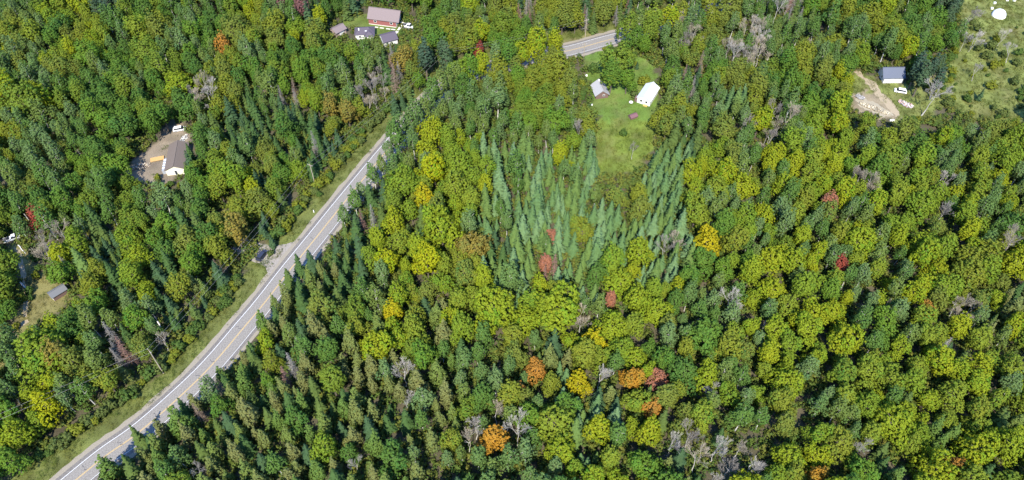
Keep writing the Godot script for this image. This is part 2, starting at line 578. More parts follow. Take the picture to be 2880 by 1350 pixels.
func plant_wood() -> void:
	rng.seed = 5
	var spots := []
	var z := -66.0
	while z > -350.0:
		var x := -270.0
		while x < 270.0:
			spots.append(Vector2(x + rng.randf_range(-0.9, 0.9), z + rng.randf_range(-0.9, 0.9)))
			x += 1.9
		z -= 1.9
	for i in range(spots.size() - 1, 0, -1):
		var j := rng.randi() % (i + 1)
		var s: Vector2 = spots[i]
		spots[i] = spots[j]
		spots[j] = s
	for s in spots:
		var p: Vector2 = s
		var code := code_at(p.x, p.y)
		if code == ".":
			continue
		if rng.randf() < 0.1 and code in ["y", "g", "a", "o"]:
			code = ["y", "g", "a", "o"][rng.randi() % 4]
		elif code == "s" and p.y > -150.0 and p.x > -110.0 and rng.randf() < 0.5:
			code = "c"
		elif code == "c" and rng.randf() < 0.36:
			code = ["s", "g", "a"][rng.randi() % 3]
		elif code in ["d", "D"] and rng.randf() < 0.5:
			code = "a" if code == "d" else "s"
		var at_sheet := sheet(Vector3(p.x, 7.0, p.y))
		if at_sheet.x > 1340.0 and at_sheet.x < 1960.0 and at_sheet.y > 400.0 and at_sheet.y < 800.0:
			if (code == "a" and rng.randf() < 0.7) or (code in ["y", "g", "o", "d"] and rng.randf() < 0.3):
				code = "b"
		if at_sheet.x > 2040.0 and at_sheet.y > 380.0 and code in ["g", "o", "a"] and rng.randf() < 0.3:
			code = "y"
		if at_sheet.x > 1040.0 and at_sheet.x < 1330.0 and at_sheet.y > 400.0 and at_sheet.y < 1000.0 and code in ["g", "o", "a"] and rng.randf() < 0.4:
			code = "y"
		if code in ["y", "g", "o", "a"] and lawn_at(sheet(Vector3(p.x, 0.0, p.y))) >= 0 and rng.randf() < 0.88:
			code = "u"
		var kd: Dictionary = kinds[code]
		var size := clampf(rng.randfn(0.84, 0.14), 0.55, 1.25)
		if code == "s" or code == "b":
			size = clampf(rng.randfn(0.86, 0.2), 0.45, 1.25)
		var form: String = kd.forms[rng.randi() % kd.forms.size()]
		var r: float = (5.2 if form == "wide" else kd.r) * size
		if not fits(p.x, p.y, r, kd.sp) or blocked(p.x, p.y, r, kd.h * size):
			continue
		plant(code, p.x, p.y, size, -1, form)

func plant_road_edge() -> void:          # the trees that crowd the upper road on its near side
	rng.seed = 17
	var edge := beside(road_left, 9.4)
	var close := beside(road_left, 8.1)
	var n := -1
	var last := Vector2.ZERO
	for e in edge:
		n += 1
		var p: Vector2 = e if e.y < 180.0 else close[n]
		if p.y < 170.0 or p.y > 300.0 or (p.x > 17.0 and p.x < 46.0) or p.distance_to(last) < 3.6:
			continue
		last = p
		var code: String = "a" if p.y < 238.0 else ["o", "g", "y", "a"][rng.randi() % 4]
		var size := rng.randf_range(0.72, 0.9) if p.y < 200.0 else rng.randf_range(0.98, 1.22)
		var q := p + Vector2(rng.randf_range(0.0, 1.5), rng.randf_range(-1.5, 0.0))
		plant(code, q.x, -q.y, size, -1, "aspen" if code == "a" else "broad")
	var verge := beside(road_left, -8.2)
	for i in range(12, verge.size()):     # the band of bushes between the left verge and the wood
		for k in 3:
			var p: Vector2 = verge[i].lerp(verge[mini(i + 1, verge.size() - 1)], k / 3.0) + Vector2(rng.randf_range(-1.6, 0.9), rng.randf_range(-0.9, 0.9))
			if p.y > 240.0 or p.distance_to(Vector2(-78.0, 157.0)) < 9.0 or not fits(p.x, -p.y, 1.5, 0.62):
				continue
			plant("u", p.x, -p.y, rng.randf_range(0.7, 1.5))
	for i in 90:                          # bushes scattered over the right-hand meadow
		var p := spot(rng.randf_range(2610.0, 2890.0), rng.randf_range(50.0, 335.0))
		if lawn_at(sheet(p)) == 3 and p.distance_to(spot(2808, 44)) > 9.0 and fits(p.x, p.z, 1.5, 0.9):
			plant("u", p.x, p.z, rng.randf_range(0.4, 1.5))
	for v in [438, 462, 490]:             # the green wall right of the cream house
		var p := spot(523 + rng.randf() * 6.0, v - 18, 7.0)
		plant("s", p.x, p.z, 0.85)

func grow() -> void:
	var by_kind := {}
	for t in trees:
		if not by_kind.has(t.called):
			by_kind[t.called] = []
		by_kind[t.called].append(t)
	var rest := []
	for called in by_kind:
		var s: Array = by_kind[called]
		s.sort_custom(func(a, b): return a.show > b.show)
		rest.append_array(s.slice(300))
		for t in s.slice(0, 300):
			var kd: Dictionary = kinds[t.code]
			var o := node_thing(t.called, t.label, t.cat, Vector3(t.x, 0, t.z), t.turn, t.get("group", ""))
			o.rotation = Vector3(t.lean.x, t.turn, t.lean.y)
			o.scale = Vector3(t.size * t.girth, t.size * t.tall, t.size / t.girth)
			var m: Material = tones[t.code][t.tone][2]
			part("trunk", trunks[t.form][t.shape % trunks[t.form].size()], m if t.code == "D" else mats[kd.bark], o)
			part("boughs" if t.code in ["d", "D"] else "crown", shapes[t.form][t.shape], m, o)
	if rest.is_empty():
		return
	var wood := Node3D.new()
	wood.name = "background_woodland"
	add_child(wood)
	wood.set_meta("kind", "stuff")
	tag(wood, "the many smaller trees that fill the forest between the others", "woodland")
	var lots := {}
	for t in rest:
		for key in [["crowns", shapes[t.form][t.shape], tones[t.code][t.tone][2]], ["trunks", trunks[t.form][t.shape % trunks[t.form].size()], mats[kinds[t.code].bark]]]:
			if not lots.has(key):
				lots[key] = []
			lots[key].append(Transform3D(Basis.from_euler(Vector3(t.lean.x, t.turn, t.lean.y)) * Basis.from_scale(Vector3(t.size * t.girth, t.size * t.tall, t.size / t.girth)), Vector3(t.x, 0, t.z)))
	for key in lots:
		var mm := MultiMesh.new()
		mm.transform_format = MultiMesh.TRANSFORM_3D
		mm.mesh = key[1]
		mm.instance_count = lots[key].size()
		for i in lots[key].size():
			mm.set_instance_transform(i, lots[key][i])
		var o := MultiMeshInstance3D.new()
		o.name = key[0]
		o.multimesh = mm
		o.material_override = key[2]
		o.set_meta("kind", "stuff")
		wood.add_child(o, true)

# ------------------------------------------------------------------ labels for the trees
# named places in the wood: where on the survey sheet, and how one would say it
const PLACES := [
	[90, 70, "in the top left corner"], [290, 60, "near the top left pines"], [500, 80, "left of the purple trees, top edge"], [700, 90, "by the purplish trees left of the barn"],
	[900, 40, "just left of the red barn"], [1080, 10, "behind the red barn"], [1230, 60, "right of the red barn's driveway"], [1380, 60, "between the barn and the far road"], [1540, 60, "above the far road opening"],
	[1720, 60, "above the farm clearing"], [1900, 60, "near the top, right of the farm"], [2100, 60, "on the top edge, right of centre"], [2300, 60, "on the top edge, left of the grey house"],
	[2480, 90, "above the grey-roofed house"], [2640, 80, "left of the white dome"], [2800, 180, "on the meadow below the white dome"],
	[80, 230, "on the left edge, upper part"], [270, 220, "left of the big bare tree, upper left"], [450, 220, "above the cream gabled house"], [610, 230, "around the big bare tree, upper left"], [780, 190, "below the purplish trees"],
	[930, 170, "below the barn's outbuildings"], [1110, 190, "by the tall dead conifer under the barn"], [1290, 190, "at the bend of the road"], [1480, 220, "left of the brown farm shed"], [1700, 190, "inside the farm clearing"],
	[1930, 190, "right of the white farmhouse"], [2110, 190, "among bare trees, upper right"], [2300, 210, "left of the dirt track"], [2620, 230, "right of the grey-roofed house"], [2800, 330, "on the right edge under the meadow"],
	[80, 400, "on the left edge beside the cream house"], [280, 380, "left of the cream gabled house"], [640, 400, "right of the cream gabled house"], [800, 350, "above the road, upper left"], [960, 320, "by the two tawny trees"],
	[1020, 380, "on the verge of the upper road"], [1230, 330, "right of the upper road"], [1420, 360, "left of the yellow meadow"], [1740, 420, "at the yellow meadow's foot"], [1900, 360, "right of the maroon-roofed hut"],
	[2080, 370, "below the upper right bare trees"], [2250, 350, "by the tan bare tree"], [2450, 380, "below the rubble piles"], [2640, 400, "below the birch at the meadow edge"],
	[100, 560, "by the crimson tree at the left edge"], [300, 570, "below the cream house's yard"], [470, 580, "left of the brownish orange tree"], [650, 570, "by the brownish orange tree"], [830, 520, "on the verge of the middle road"],
	[1000, 560, "right of the middle road"], [1200, 520, "by the tall yellow maple clump"], [1400, 520, "left of the spruce stand"], [1600, 560, "in the spruce stand's upper part"], [1800, 520, "on the spruce stand's right side"], [2000, 520, "above the single bright yellow tree"],
	[2200, 520, "in the right-hand maples, upper part"], [2420, 520, "around the tan bare tree, far right"], [2640, 560, "by the forked bare tree, far right"], [2820, 560, "on the right edge, middle"],
	[60, 760, "by the small shed at the left edge"], [250, 740, "right of the small left shed"], [420, 730, "left of the road junction"], [600, 760, "below the road junction"], [900, 720, "opposite the road junction"], [1080, 720, "by the yellow maples right of the junction"],
	[1320, 690, "around the wide tawny tree"], [1560, 720, "in the spruce stand's lower part"], [1760, 720, "below the spruce stand"], [2000, 720, "around the single bright yellow tree"], [2200, 730, "left of the red dead tree"], [2400, 720, "around the red dead tree"], [2640, 740, "below the forked bare tree"], [2830, 740, "by the leaning tan bare tree"],
	[80, 960, "by the sandy track, lower left"], [200, 1000, "around the lower left yellow maples"], [380, 960, "by the red-brown dead tree, lower left"], [560, 900, "on the verge of the lower road"], [800, 900, "right of the lower road"], [1000, 900, "left of the lower yellow maple"], [1180, 900, "right of the lower yellow maple"],
	[1400, 890, "under the wide tawny tree"], [1600, 900, "above the orange maples"], [1850, 900, "right of the orange maples, higher up"], [2080, 900, "in the grey-green aspens, lower right"], [2300, 920, "in the lower right maples"], [2520, 920, "among the far right maples"], [2760, 920, "on the right edge, lower part"],
	[120, 1180, "around the lemon maple, bottom left"], [330, 1180, "on the verge, bottom left"], [650, 1120, "beside the lower road's right edge"], [850, 1080, "in the cedars right of the road"], [1060, 1060, "by the white forked birch"], [1280, 1060, "left of the rusty orange maple"], [1480, 1060, "by the rusty orange maple"],
	[1660, 1080, "among the orange maples"], [1860, 1080, "right of the orange maples"], [2080, 1080, "in the brownish trees, lower right"], [2300, 1100, "below the lower right maples"], [2520, 1120, "in the golden maples, bottom right"], [2760, 1130, "near the bottom right edge"],
	[120, 1320, "in the bottom left corner"], [480, 1300, "along the bottom, beside the road"], [720, 1280, "along the bottom, left cedars"], [960, 1280, "on the bottom edge, centre left"], [1180, 1260, "left of the bright orange maple"], [1400, 1270, "around the bright orange maple"],
	[1620, 1280, "on the bottom edge, centre"], [1840, 1280, "left of the bottom bare grove"], [2040, 1290, "in the bottom bare grove"], [2260, 1290, "right of the bottom bare grove"], [2500, 1290, "on the bottom edge, right part"], [2760, 1300, "in the bottom right corner"],
]
const ORDINAL := ["first", "second", "third", "fourth", "fifth", "sixth", "seventh", "eighth", "ninth"]

func describe() -> void:
	var sets := {}
	for t in trees:
		var kd: Dictionary = kinds[t.code]
		var p := sheet(Vector3(t.x, t.h * 0.6, t.z))
		t.u = p.x
		t.show = t.r / Vector3(t.x, EYE, t.z).length() if Rect2(0, 0, 2880, 1350).has_point(p) else 0.0
		if t.label != "":
			t.show += 10.0
		var birch: bool = t.code == "a" and t.tone in [1, 3]
		t.called = "birch_tree" if birch else kd.name
		t.cat = "birch" if birch else kd.cat
		t.group = {"y": "maples", "Y": "maples", "O": "maples", "R": "maples", "g": "green broadleaf trees", "o": "brownish broadleaf trees", "a": "aspens", "s": "firs", "b": "spruces", "c": "cedars", "p": "pines", "d": "leafless trees", "D": "dead conifers", "u": "shrubs"}[t.code] + " of the forest"
		if t.label != "":
			continue
		var best := 1e9
		var where := ""
		for q in PLACES:
			var d := Vector2(p.x - q[0], (p.y - q[1]) * 1.15).length_squared()
			if d < best:
				best = d
				where = q[2]
		var size := "small " if t.size * t.tall < 0.92 else ("tall " if t.size * t.tall > 1.1 else "")
		if t.code == "p" and tones.p[t.tone][1].begins_with("dark"):
			size = ""
		var words := "%s%s %s %s" % [size, tones[t.code][t.tone][1], "birch" if birch else kd.noun, where]
		if not sets.has(words):
			sets[words] = []
		sets[words].append(t)
	for words in sets:
		var s: Array = sets[words]
		if s.size() == 1:
			s[0].label = words
		elif s.size() <= 9:
			s.sort_custom(func(a, b): return a.u < b.u)
			for i in s.size():
				s[i].label = "%s, %s from left" % [words, ORDINAL[i]] if s.size() > 2 else "%s %s" % [["left", "right"][i], words]
		else:
			s.sort_custom(func(a, b): return a.z > b.z)
			var half := s.size() / 2
			for i in s.size():
				s[i].label = ""
			for rowset in [s.slice(0, half), s.slice(half)]:
				var r: Array = rowset
				r.sort_custom(func(a, b): return a.u < b.u)
				for i in r.size():
					r[i].label = "%s, %s row, %s from left" % [words, "near" if r[0].z > s[half].z or r.has(s[0]) else "far", ORDINAL[mini(i, 8)]]

# ------------------------------------------------------------------ road
func smooth(line: Array) -> PackedVector2Array:
	var out := PackedVector2Array()
	for i in line.size() - 1:
		var a: Vector2 = line[maxi(i - 1, 0)]
		var b: Vector2 = line[i]
		var c: Vector2 = line[i + 1]
		var d: Vector2 = line[mini(i + 2, line.size() - 1)]
		for k in 6:
			out.append(b.cubic_interpolate(c, a, d, k / 6.0))
	out.append(line[line.size() - 1])
	return out

func beside(line: PackedVector2Array, off: float) -> PackedVector2Array:     # + to the right of travel
	var out := PackedVector2Array()
	for i in line.size():
		var d := (line[mini(i + 1, line.size() - 1)] - line[maxi(i - 1, 0)]).normalized()
		out.append(line[i] + Vector2(d.y, -d.x) * off)
	return out

func ribbon(line: PackedVector2Array, o0: float, o1: float, y: float, wobble := 0.0, from := 0, upto := -1) -> ArrayMesh:
	var a := beside(line, o0)
	var b := beside(line, o1)
	var L := Leaves.new()
	var last := line.size() if upto < 0 else upto
	for i in range(from, last):
		var wa := noise.get_noise_2d(i * 37.0, o0 * 90.0) * wobble
		var wb := noise.get_noise_2d(i * 37.0, o1 * 90.0) * wobble
		var pa := a[i].lerp(b[i], wa)
		var pb := b[i].lerp(a[i], wb)
		L.v.append(Vector3(pa.x, y, -pa.y))
		L.v.append(Vector3(pb.x, y, -pb.y))
		for k in 2:
			L.n.append(Vector3.UP)
			L.c.append(Color.WHITE)
		if i > from:
			var q := (i - from) * 2
			L.x.append_array(PackedInt32Array([q - 2, q, q + 1, q - 2, q + 1, q - 1]))
	return L.mesh()

func sheet_patch(points: Array, y: float, rough := 0.6) -> ArrayMesh:       # a ground patch outlined on the survey sheet
	var line := PackedVector2Array()
	for i in points.size():
		var a := spot(points[i][0], points[i][1])
		var b := spot(points[(i + 1) % points.size()][0], points[(i + 1) % points.size()][1])
		for k in 5:
			var p := a.lerp(b, k / 5.0)
			line.append(Vector2(p.x, p.z) + Vector2(noise.get_noise_2d(p.x * 20.0, p.z * 20.0), noise.get_noise_2d(p.z * 20.0, p.x * 20.0)) * rough)
	var L := Leaves.new()
	for p in line:
		L.v.append(Vector3(p.x, y, p.y))
		L.n.append(Vector3.UP)
		L.c.append(Color.WHITE)
	L.x = Geometry2D.triangulate_polygon(line)
	return L.mesh()

func build_road() -> void:
	var pts := [Vector2(-136, 58), Vector2(-124.5, 72), Vector2(-114.6, 84.4), Vector2(-108.0, 92.6), Vector2(-100.2, 100.8), Vector2(-89.0, 117.0), Vector2(-80.9, 133.4), Vector2(-77.0, 141.8), Vector2(-71.9, 154.0), Vector2(-66.0, 167.3), Vector2(-59.3, 182.6), Vector2(-51.2, 200.6), Vector2(-45.4, 213.0), Vector2(-40.8, 222.7),
		Vector2(-35.1, 234.0), Vector2(-27.2, 247.0), Vector2(-14.2, 256.5), Vector2(2.9, 263.7), Vector2(22.8, 270.5), Vector2(35.1, 276.0), Vector2(47.7, 281.6), Vector2(70.1, 292.3), Vector2(120, 320), Vector2(170, 350)]
	road_left = smooth(pts)
	road_mid = beside(road_left, 3.0)
	var gravel := grain(mat("gravel", Color(1, 1, 1), 0.95), 0.05, Color(0.18, 0.155, 0.115), Color(0.32, 0.28, 0.22), 5.0)
	structure("road_shoulder", ribbon(road_left, -2.6, 8.3, 0.02, 0.06), gravel)
	var asphalt := grain(mat("asphalt", Color(1, 1, 1), 0.9), 0.03, Color(0.120, 0.108, 0.097), Color(0.190, 0.172, 0.154), 9.0)
	structure("road", ribbon(road_left, -1.2, 7.1, 0.03), asphalt)
	var worn := grain(mat("worn asphalt", Color(1, 1, 1), 0.9), 0.03, Color(0.170, 0.154, 0.136), Color(0.255, 0.235, 0.208), 7.0)
	structure("road_lane", ribbon(road_left, 0.25, 5.75, 0.034), worn)
	var white := grain(mat("white road paint", Color(1, 1, 1), 0.8), 0.08, Color(0.42, 0.42, 0.41), Color(0.80, 0.80, 0.78), 2.2)
	var yellow := grain(mat("yellow road paint", Color(1, 1, 1), 0.8), 0.08, Color(0.46, 0.31, 0.11), Color(0.66, 0.44, 0.14), 2.2)
	structure("road_edge_line", ribbon(road_left, -0.09, 0.09, 0.038), white)
	structure("road_edge_line", ribbon(road_left, 5.92, 6.06, 0.038), white)
	structure("road_centre_line", ribbon(road_left, 2.84, 2.94, 0.038), yellow)
	structure("road_centre_line", ribbon(road_left, 3.06, 3.16, 0.038), yellow)
	# tar-filled cracks across the lanes
	var tar := mat("tar", Color(0.07, 0.068, 0.07), 0.7)
	for k in [[551, 1050], [590, 1010], [665, 915], [432, 1163], [870, 665], [230, 1310], [330, 1240]]:
		var p := spot(k[0], k[1])
		var L := Leaves.new()
		var prev := Vector2.ZERO
		for i in 7:
			var c := Vector2(p.x, -p.z) + Vector2(0.72, -0.55) * (i * 0.42) + Vector2(0.5, 0.6) * noise.get_noise_2d(i * 40.0, p.x * 30.0) * 1.3
			L.v.append(Vector3(c.x, 0.042, -c.y - 0.09))
			L.v.append(Vector3(c.x, 0.042, -c.y + 0.09))
			for q in 2:
				L.n.append(Vector3.UP)
				L.c.append(Color.WHITE)
			if i:
				L.x.append_array(PackedInt32Array([i * 2 - 2, i * 2, i * 2 + 1, i * 2 - 2, i * 2 + 1, i * 2 - 1]))
		structure("road_crack_seal", L.mesh(), tar)
	structure("side_road", sheet_patch([[826, 680], [790, 726], [758, 776], [748, 750], [728, 742], [698, 730], [668, 714], [650, 696], [632, 672], [652, 658], [690, 670], [730, 684], [772, 694]], 0.024, 0.4), grain(mat("side road gravel", Color(1, 1, 1), 0.95), 0.04, Color(0.20, 0.175, 0.15), Color(0.33, 0.295, 0.255), 6.0))
	structure("barn_driveway", sheet_patch([[1128, 62], [1150, 52], [1185, 60], [1200, 72], [1170, 78], [1140, 84], [1128, 76]], 0.03, 0.2), grain(mat("driveway asphalt", Color(1, 1, 1), 0.9), 0.04, Color(0.12, 0.115, 0.12), Color(0.17, 0.165, 0.17), 5.0))
	var sand := grain(mat("sand", Color(1, 1, 1), 0.95), 0.05, Color(0.25, 0.20, 0.13), Color(0.42, 0.34, 0.23), 4.0)
	structure("dirt_track", sheet_patch([[2400, 200], [2420, 203], [2440, 222], [2462, 232], [2478, 258], [2500, 276], [2522, 300], [2532, 326], [2518, 330], [2500, 306], [2480, 284], [2462, 266], [2448, 246], [2432, 228], [2412, 212]], 0.03, 1.2), sand)
	structure("spoil_gravel", sheet_patch([[2398, 268], [2420, 262], [2440, 284], [2470, 296], [2500, 312], [2512, 326], [2486, 328], [2450, 316], [2420, 300]], 0.034, 1.6), grain(mat("pale spoil", Color(1, 1, 1), 0.95), 0.06, Color(0.17, 0.14, 0.09), Color(0.46, 0.41, 0.31), 3.0))
	structure("sandy_track", sheet_patch([[-5, 1000], [2, 965], [20, 936], [50, 910], [78, 898], [82, 906], [56, 922], [28, 944], [12, 968], [6, 1002]], 0.03, 0.3), sand)
	structure("sandy_track", sheet_patch([[40, 695], [58, 700], [66, 740], [74, 770], [72, 800], [80, 850], [76, 890], [66, 890], [66, 830], [60, 780], [50, 730]], 0.03, 0.6), sand)

# ------------------------------------------------------------------ ground
var lawns := [
	# outline on the survey sheet, colour, grass height
	[[[1640, 172], [1700, 118], [1730, 130], [1840, 180], [1852, 240], [1848, 300], [1845, 340], [1690, 340], [1655, 310], [1662, 250], [1650, 205]], Color(0.105, 0.170, 0.028), 0.25],
	[[[1680, 330], [1846, 330], [1842, 400], [1815, 455], [1770, 490], [1690, 500], [1650, 530], [1655, 470], [1672, 420]], Color(0.135, 0.180, 0.028), 0.5],
	[[[955, 55], [1035, 40], [1135, 80], [1130, 108], [1075, 112], [1000, 84], [950, 80]], Color(0.105, 0.150, 0.028), 0.2],
	[[[2700, -20], [2900, -20], [2900, 360], [2790, 345], [2700, 320], [2650, 300], [2600, 340], [2520, 350], [2440, 320], [2385, 300], [2378, 220], [2395, 190], [2470, 225], [2560, 240], [2660, 190], [2690, 110]], Color(0.152, 0.178, 0.045), 0.45],
	[[[55, 870], [75, 790], [40, 740], [20, 690], [62, 684], [112, 765], [190, 790], [205, 845], [130, 900], [60, 985], [-10, 1050], [-10, 960], [50, 905]], Color(0.185, 0.170, 0.060), 0.4],
]
var yards := [
	[[[340, 480], [395, 440], [430, 405], [470, 352], [525, 340], [535, 400], [522, 475], [480, 515], [430, 525], [350, 510]], Color(0.21, 0.17, 0.125)],
	[[[2395, 270], [2440, 255], [2520, 300], [2540, 335], [2480, 335], [2400, 310]], Color(0.24, 0.195, 0.13)],
	[[[1570, 120], [1690, 85], [1700, 112], [1600, 165], [1570, 160]], Color(0.16, 0.15, 0.06)],
]
var lawn_shapes := []
var yard_shapes := []

func lawn_at(p: Vector2) -> int:
	for i in lawn_shapes.size():
		if Geometry2D.is_point_in_polygon(p, lawn_shapes[i]):
			return i
	return -1

func ground_colour(x: float, z: float) -> Color:
	var p := sheet(Vector3(x, 0, z)) + Vector2(noise.get_noise_2d(x * 8.0, z * 8.0), noise.get_noise_2d(x * 8.0, z * 8.0 + 300.0)) * 14.0
	var k := 1.0 + 0.5 * noise.get_noise_2d(x * 6.0 + 90.0, z * 6.0)
	for i in yard_shapes.size():
		if Geometry2D.is_point_in_polygon(p, yard_shapes[i]):
			return yards[i][1] * k
	var l := lawn_at(p)
	if l >= 0:
		var c: Color = lawns[l][1]
		return c.lerp(Color(0.17, 0.145, 0.06), clampf(noise.get_noise_2d(x * 4.0, z * 4.0) * 0.8, 0.0, 0.5)) * k
	var d := to_line(Vector2(x, -z), road_left)
	if d > 0.0 and d < 10.0 + 5.0 * noise.get_noise_2d(x * 5.0, z * 5.0):
		return Color(0.115, 0.132, 0.034) * k
	return Color(0.085, 0.075, 0.045) * k

func build_ground() -> void:
	for l in lawns:
		var q := PackedVector2Array()
		for p in l[0]:
			q.append(Vector2(p[0], p[1]))
		lawn_shapes.append(q)
	for l in yards:
		var q := PackedVector2Array()
		for p in l[0]:
			q.append(Vector2(p[0], p[1]))
		yard_shapes.append(q)
	var xs := [-900.0, -500.0]
	var x := -300.0
	while x <= 300.0:
		xs.append(x)
		x += 1.6
	xs.append_array([500.0, 900.0])
	var zs := [200.0, 0.0]
	var z := -50.0
	while z >= -370.0:
		zs.append(z)
		z -= 1.6
	zs.append_array([-500.0, -900.0, -1400.0])
	var L := Leaves.new()
	for j in zs.size():
		for i in xs.size():
			L.v.append(Vector3(xs[i], 0.0, zs[j]))
			L.n.append(Vector3.UP)
			var inside: bool = absf(xs[i]) < 301.0 and zs[j] < -40.0 and zs[j] > -380.0
			L.c.append(ground_colour(xs[i], zs[j]) if inside else Color(0.085, 0.075, 0.045))
	var w := xs.size()
	for j in zs.size() - 1:
		for i in w - 1:
			var k := j * w + i
			L.x.append_array(PackedInt32Array([k, k + w, k + w + 1, k, k + w + 1, k + 1]))
	var soil := mat("soil", Color(1, 1, 1), 0.95, true)
	grain(soil, 0.03, Color(0.62, 0.62, 0.62), Color(1.25, 1.2, 1.1), 7.0)
	structure("ground", L.mesh(), soil)

func tuft(blades: int, h: float, spread: float) -> ArrayMesh:
	var L := Leaves.new()
	for i in blades:
		var a := rng.randf() * TAU
		var o := Vector3(cos(a), 0, sin(a)) * spread * rng.randf()
		var tip := o + Vector3(cos(a) * 0.5, 1.0, sin(a) * 0.5) * h * rng.randf_range(0.6, 1.1)
		var s := Vector3(-sin(a), 0, cos(a)) * 0.05
		L.triangle(o - s, tip, o + s, Vector3(cos(a) * 0.3, 1, sin(a) * 0.3).normalized(), leaf_tone(0.25, rng.randf_range(-0.1, 0.3)))
	return L.mesh()

func scatter(called: String, label: String, category: String, m: Mesh, material: Material, spots: Array) -> void:
	var mm := MultiMesh.new()
	mm.transform_format = MultiMesh.TRANSFORM_3D
	mm.use_colors = true
	mm.mesh = m
	mm.instance_count = spots.size()
	for i in spots.size():
		var s: Array = spots[i]
		var b := Basis(Vector3.UP, rng.randf() * TAU).scaled(Vector3.ONE * s[1])
		mm.set_instance_transform(i, Transform3D(b, s[0]))
		mm.set_instance_color(i, s[2])
	var o := MultiMeshInstance3D.new()
	o.name = called
	o.multimesh = mm
	o.material_override = material
	add_child(o)
	o.set_meta("kind", "stuff")
	tag(o, label, category)

func build_ground_cover() -> void:
	rng.seed = 77
	var grass := []
	var under := []
	for i in 60000:
		var x := rng.randf_range(-250.0, 250.0)
		var z := rng.randf_range(-335.0, -78.0)
		var p := sheet(Vector3(x, 0, z))
		if p.x < -60.0 or p.x > 2940.0 or p.y < -30.0 or p.y > 1400.0:
			continue
		var d := to_line(Vector2(x, -z), road_left)
		if d > -8.9 and d < 2.9:
			continue
		var in_keep := false
		for k in bare_spots:
			if Vector2(x - k[0], z - k[1]).length() < k[2]:
				in_keep = true
		if in_keep:
			continue
		var l := lawn_at(p)
		var yard := false
		for y in yard_shapes:
			if Geometry2D.is_point_in_polygon(p, y):
				yard = true
		if yard and rng.randf() < 0.93:
			continue
		if l >= 0 or (d > 0.0 and d < 10.5) or yard:
			var c: Color = lawns[l][1] if l >= 0 else Color(0.115, 0.148, 0.030)
			for q in 3:
				var e := Vector3(x + rng.randf_range(-1.2, 1.2), 0.0, z + rng.randf_range(-1.2, 1.2))
				var patch := noise.get_noise_2d(e.x * 5.0, e.z * 5.0)
				var col := c.lerp(Color(0.20, 0.17, 0.05), clampf(patch * 0.9, 0.0, 0.5)).lerp(Color(0.09, 0.15, 0.03), clampf(-patch * 1.0, 0.0, 0.5))
				grass.append([e, (lawns[l][2] if l >= 0 else 0.55) * rng.randf_range(0.7, 1.6), col])
		elif rng.randf() < 0.7:
			under.append([Vector3(x, 0, z), rng.randf_range(0.6, 2.4), Color(0.08, 0.13, 0.025).lerp(Color(0.15, 0.16, 0.03), rng.randf())])
	scatter("meadow_grass", "rough grass of the lawns, meadows and road verges", "grass", tuft(34, 0.6, 1.5), leaf_mat("grass", Color(1, 1, 1)), grass)
	scatter("forest_undergrowth", "low leafy undergrowth on the forest floor between the trunks", "undergrowth", crown(0.8, 0.0, 1.0, 14, 0.35, 9, 0.2), leaf_mat("undergrowth", Color(1, 1, 1)), under)

# ------------------------------------------------------------------ buildings
var bare_spots := []     # round places without grass: [x, z, radius]

func prism(st: SurfaceTool, poly: Array, x0: float, x1: float) -> void:     # convex outline in (z, y), clockwise seen from +x
	var n := poly.size()
	for i in n:
		var a: Vector2 = poly[i]
		var b: Vector2 = poly[(i + 1) % n]
		quad(st, Vector3(x0, a.y, a.x), Vector3(x0, b.y, b.x), Vector3(x1, b.y, b.x), Vector3(x1, a.y, a.x))
	for i in range(1, n - 1):
		var p: Vector2 = poly[0]
		var q: Vector2 = poly[i]
		var r: Vector2 = poly[i + 1]
		tri(st, Vector3(x1, p.y, p.x), Vector3(x1, q.y, q.x), Vector3(x1, r.y, r.x))
		tri(st, Vector3(x0, p.y, p.x), Vector3(x0, r.y, r.x), Vector3(x0, q.y, q.x))

# ridge along local x, long walls at z = +-w/2
func gable_building(o: Node3D, l: float, w: float, wall_h: float, ridge_h: float, wall: Material, roof: Material, eave := 0.35, end0 := 0.35, end1 := 0.35) -> MeshInstance3D:
	var st := begin()
	prism(st, [Vector2(w / 2, -0.15), Vector2(-w / 2, -0.15), Vector2(-w / 2, wall_h), Vector2(0, ridge_h), Vector2(w / 2, wall_h)], -l / 2, l / 2)
	part("wall", finish(st), wall, o)
	st = begin()
	var slope := (ridge_h - wall_h) / (w / 2)
	for s in [1.0, -1.0]:
		var e := Vector2(s * (w / 2 + eave), wall_h - slope * eave + 0.02)
		var up := Vector2(0, 0.16)
		var ring := [e, Vector2(0, ridge_h + 0.02), Vector2(0, ridge_h + 0.02) + up, e + up]
		if s < 0:
			ring.reverse()
		prism(st, ring, -l / 2 - end0, l / 2 + end1)
	var r := part("roof", finish(st), roof, o)
	st = begin()
	box(st, Vector3((end1 - end0) / 2, ridge_h + 0.2, 0), Vector3(l + end0 + end1, 0.08, 0.3))
	part("ridge_cap", finish(st), roof, r)
	bare_spots.append([o.position.x, o.position.z, maxf(l, w) * 0.55])
	return r

# a window or door on the wall at local point p, facing n (local axis), with a frame and a pane
func opening(o: Node3D, called: String, p: Vector3, n: Vector3, w: float, h: float, frame: Material, pane: Material) -> void:
	var s := Vector3(w, h, 0.08) if absf(n.z) > 0.5 else Vector3(0.08, h, w)
	var f := part(called, boxed(Vector3.ZERO, s), frame, o, p + n * 0.02)
	var t := s - Vector3.ONE * 0.24 * minf(w, 1.0)
	t = Vector3(t.x, t.y, 0.05) if absf(n.z) > 0.5 else Vector3(0.05, t.y, t.z)
	part("pane" if called == "window" else "panel", boxed(Vector3.ZERO, t), pane, f, n * 0.035)

func at(x: float, depth: float) -> Vector3:
	return Vector3(x, 0, -depth)

